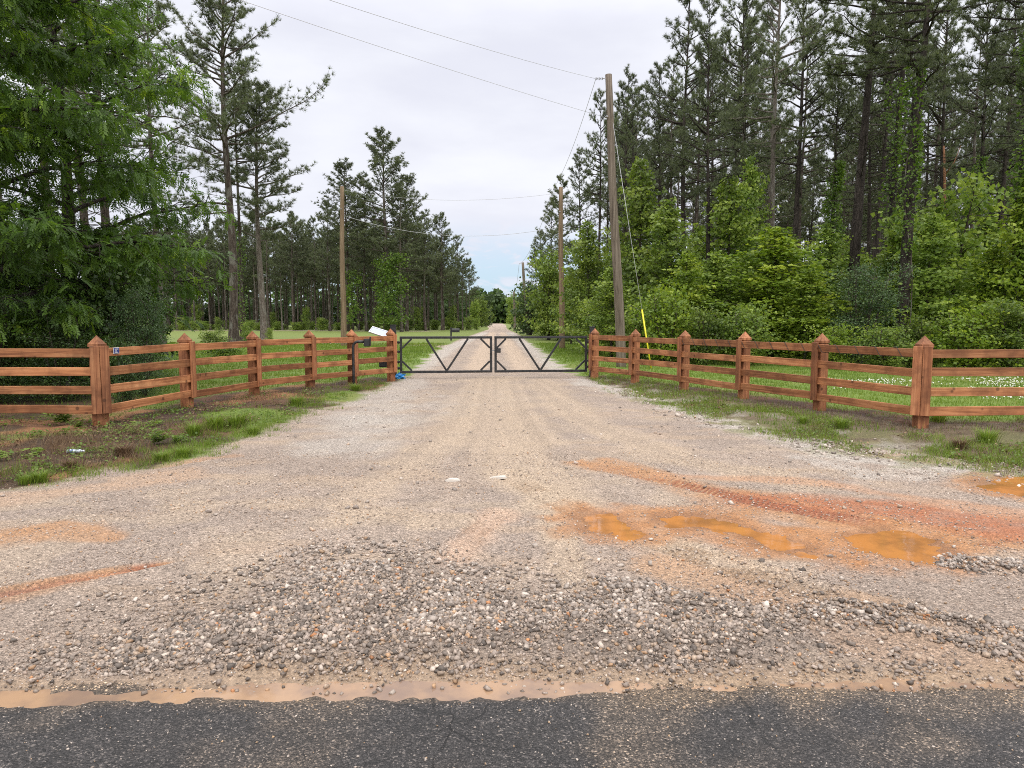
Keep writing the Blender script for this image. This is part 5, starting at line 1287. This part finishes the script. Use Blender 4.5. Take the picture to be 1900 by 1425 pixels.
# individual weeds on the left verge
def weed_mesh(seed, kind):
    r = np.random.default_rng(seed); A = Acc()
    if kind == 'leafy':
        lp, ld = [], []
        for s in range(9):
            az = r.random() * 6.283; h = r.uniform(.14, .3); S = branch_curve(np.zeros(3), az, r.uniform(.8, 1.4), h, -.1, r, 4, .05)
            for k in range(16): w = .2 + .8 * k / 16; q = w * 3; j = min(int(q), 2); lp.append(S[j] + (S[j + 1] - S[j]) * (q - j)); a = k * 2.4; ld.append((math.cos(a), math.sin(a), r.uniform(.1, .7)))
        n = len(lp); v, f = scatter(KITE[0] * np.array([1, .5, 1]), KITE[1], np.array(lp), frames(np.array(ld, float), r.normal(size=n) * .3), r.uniform(.05, .10, n)); A.add(v, f, np.repeat(np.clip(r.normal(.45, .15, n), 0, 1), 4))
    elif kind == 'flat':
        n = 90; a = r.random(n) * 6.283; d = r.random(n) ** .6 * .2; v, f = scatter(KITE[0], KITE[1], np.column_stack([np.cos(a) * d, np.sin(a) * d, r.uniform(.01, .07, n)]), frames(np.column_stack([np.cos(a), np.sin(a), r.uniform(-.1, .3, n)]), r.normal(size=n) * .3), r.uniform(.04, .08, n)); A.add(v, f, np.repeat(np.clip(r.normal(.6, .2, n), 0, 1), 4))
    else:
        n = 420; a = r.random(n) * 6.283; rd = np.abs(r.normal(size=n)) * .09; h = r.uniform(.1, .34, n); ph = a + r.normal(size=n) * .5; b = np.column_stack([np.cos(a) * rd, np.sin(a) * rd, 0 * a]); s = np.column_stack([-np.sin(ph), np.cos(ph), 0 * a]) * .004
        t1 = b + np.column_stack([np.cos(ph) * h * .2, np.sin(ph) * h * .2, h * .62]); t2 = b + np.column_stack([np.cos(ph) * h * .6, np.sin(ph) * h * .6, h])
        v = np.stack([b + s, b - s, t1 - s * .8, t1 + s * .8, t1 + s * .8, t1 - s * .8, t2 - s * .05, t2 + s * .05], 1).reshape(-1, 3); q = np.arange(n)[:, None] * 8
        f = np.concatenate([q + np.array([[0, 1, 2, 3]]), q + np.array([[4, 5, 6, 7]])]); A.add(v, f, np.repeat(np.clip(r.normal(.5, .2, n), 0, 1), 8))
    return A.mesh('weed_mesh')
WM = {'leafy': [weed_mesh(1, 'leafy'), weed_mesh(2, 'leafy')], 'flat': [weed_mesh(3, 'flat'), weed_mesh(4, 'flat')], 'tuft': [weed_mesh(5, 'tuft'), weed_mesh(6, 'tuft')]}
WL = [('leafy', 293, 830, 1.25, 'weed', 'bright green leafy weed, the largest on the left verge below the fence'), ('leafy', 330, 826, .8, 'weed', 'smaller leafy weed just right of the largest one on the left verge'), ('leafy', 118, 795, 1.5, 'weed', 'leafy weed in the dark dirt left of the corner post'), ('leafy', 145, 800, .8, 'weed', 'small weed beside the corner post in the dark dirt'),
      ('tuft', 550, 755, 1.5, 'grass', 'dense grass tuft by the gravel edge below the third fence post'), ('tuft', 400, 800, 1.6, 'grass', 'grass tuft on the left verge between the weeds and the gravel'), ('tuft', 440, 795, 1.7, 'grass', 'yellow green grass tuft, rightmost of the row on the left verge'), ('tuft', 360, 812, 1.4, 'grass', 'grass tuft right of the leafy weeds'), ('tuft', 470, 806, 1.0, 'grass', 'short grass tuft against the gravel on the left'),
      ('tuft', 75, 893, .9, 'grass', 'low bright grass patch at the gravel edge on the far left'), ('tuft', 50, 897, .8, 'grass', 'small grass patch at the left end of the gravel edge'), ('tuft', 300, 855, .9, 'grass', 'grass tuft at the gravel edge below the leafy weeds'), ('tuft', 340, 848, 1.0, 'grass', 'grass tuft at the gravel edge right of the leafy weeds'),
      ('flat', 95, 815, 1.2, 'weed', 'pale flat weed in the dirt left of the corner post'), ('flat', 185, 843, 1.0, 'weed', 'pale flat weed near the bottle on the left verge'), ('flat', 265, 800, 1.3, 'weed', 'pale broad leaved weed above the leafy weeds'), ('flat', 240, 812, 1.1, 'weed', 'pale flat weed left of the leafy weeds'), ('flat', 32, 858, 1.4, 'weed', 'olive weed at the far left of the dirt'), ('tuft', 130, 870, .8, 'straw', 'dry grass tuft below the bottle'), ('tuft', 230, 850, 1.1, 'straw', 'dry grass tuft right of the bottle'),
      ('tuft', 1830, 828, 1.4, 'grass', 'green grass tuft on the right verge beyond the corner post'), ('tuft', 1560, 800, 1.2, 'grass', 'grass tuft on the right verge left of the corner post'), ('tuft', 1740, 790, 1.3, 'grass', 'bright grass tuft right behind the corner post foot'), ('tuft', 1490, 790, .9, 'grass', 'small grass tuft on the right verge below the second post'), ('tuft', 1780, 838, 1.0, 'straw', 'dry grass tuft on the right verge'), ('tuft', 660, 726, 1.3, 'grass', 'grass tuft at the keypad stand foot')]
for i, (kd, px, py, s, mt, lb) in enumerate(WL):
    x, y = G(px, py); me = WM[kd][i % 2]; o = bpy.data.objects.new('grass_tuft' if kd == 'tuft' else 'weed', me); COL.objects.link(o); tag(o, lb, 'grass tuft' if kd == 'tuft' else 'weed')
    if not me.materials: me.materials.append(None)
    o.material_slots[0].link = 'OBJECT'; o.material_slots[0].material = M[mt]
    o.location = (x, y, float(height(np.array([x]), np.array([y]))[0])); s = s * (.52 if kd == 'tuft' else .8); o.scale = (s, s, s * .8); o.rotation_euler.z = random.random() * 6.28

# litter
def on_ground(px, py):
    x, y = G(px, py); return x, y, float(height(np.array([x]), np.array([y]))[0])
x, y, z = on_ground(140, 850)
bo = empty('plastic_bottle', (x, y, z + .024), R_(16)); bo.scale = (.78, .7, .7); tag(bo, 'crushed clear plastic bottle with blue label lying on the left dirt verge', 'bottle')
MB().tube([(-.1, 0, 0), (-.095, 0, 0), (-.05, 0, .003), (.02, 0, 0), (.06, 0, 0), (.085, 0, .0), (.1, 0, 0)], [.024, .03, .032, .028, .031, .016, .013], 12).build('body', M['bottle'], bo)
MB().tube([(-.085, 0, .001), (-.02, 0, .001)], [.0335, .0325], 12, False).build('wrapper', M['bottleblue'], bo); MB().tube([(.1, 0, 0), (.118, 0, 0)], .0155, 10).build('cap', M['white'], bo)
x, y, z = on_ground(739, 703)
vv = IV[:, :] ; r = np.random.default_rng(5)
import bmesh
bm = bmesh.new(); bmesh.ops.create_icosphere(bm, subdivisions=3, radius=1)
for v in bm.verts:
    p = v.co; k = 1 + .35 * math.sin(p.x * 5 + p.y * 3) * math.cos(p.z * 6) + .2 * math.sin(p.y * 11 + p.x * 7); v.co = Vector((p.x * .16 * k, p.y * .11 * k, max(-.01, p.z * .085 * k + .05)))
me = bpy.data.meshes.new('plastic_bag'); bm.to_mesh(me); bm.free(); o = link('plastic_bag', me, M['bluebag']); o.location = (x, y, z); tag(o, 'crumpled bright blue plastic bag at the foot of the left gate post', 'bag')
for px, py, sx_, sy_, lb in ((838, 891, .07, .035, 'flat white scrap lying on the drive, the left one of two'), (924, 888, .08, .035, 'flat white stone chip lying on the drive, the right one of two')):
    x, y, z = on_ground(px, py); q = MB(); n = 11; ring = [(sx_ * math.cos(a) * (1 + .25 * math.sin(a * 3 + px)), sy_ * math.sin(a) * (1 + .2 * math.cos(a * 2 + px))) for a in np.linspace(0, 6.283, n, endpoint=False)]
    vs = [(a, b, 0) for a, b in ring] + [(a * .9, b * .9, .018 + .006 * math.sin(i_)) for i_, (a, b) in enumerate(ring)]
    q.add(vs, [tuple(reversed(range(n))), tuple(range(n, 2 * n))] + [(i_, (i_ + 1) % n, n + (i_ + 1) % n, n + i_) for i_ in range(n)]); o = q.build('paper_scrap' if px < 900 else 'white_stone', M['paper'], None, (x, y, z - .002), (0, 0, .2)); tag(o, lb, 'scrap' if px < 900 else 'stone')
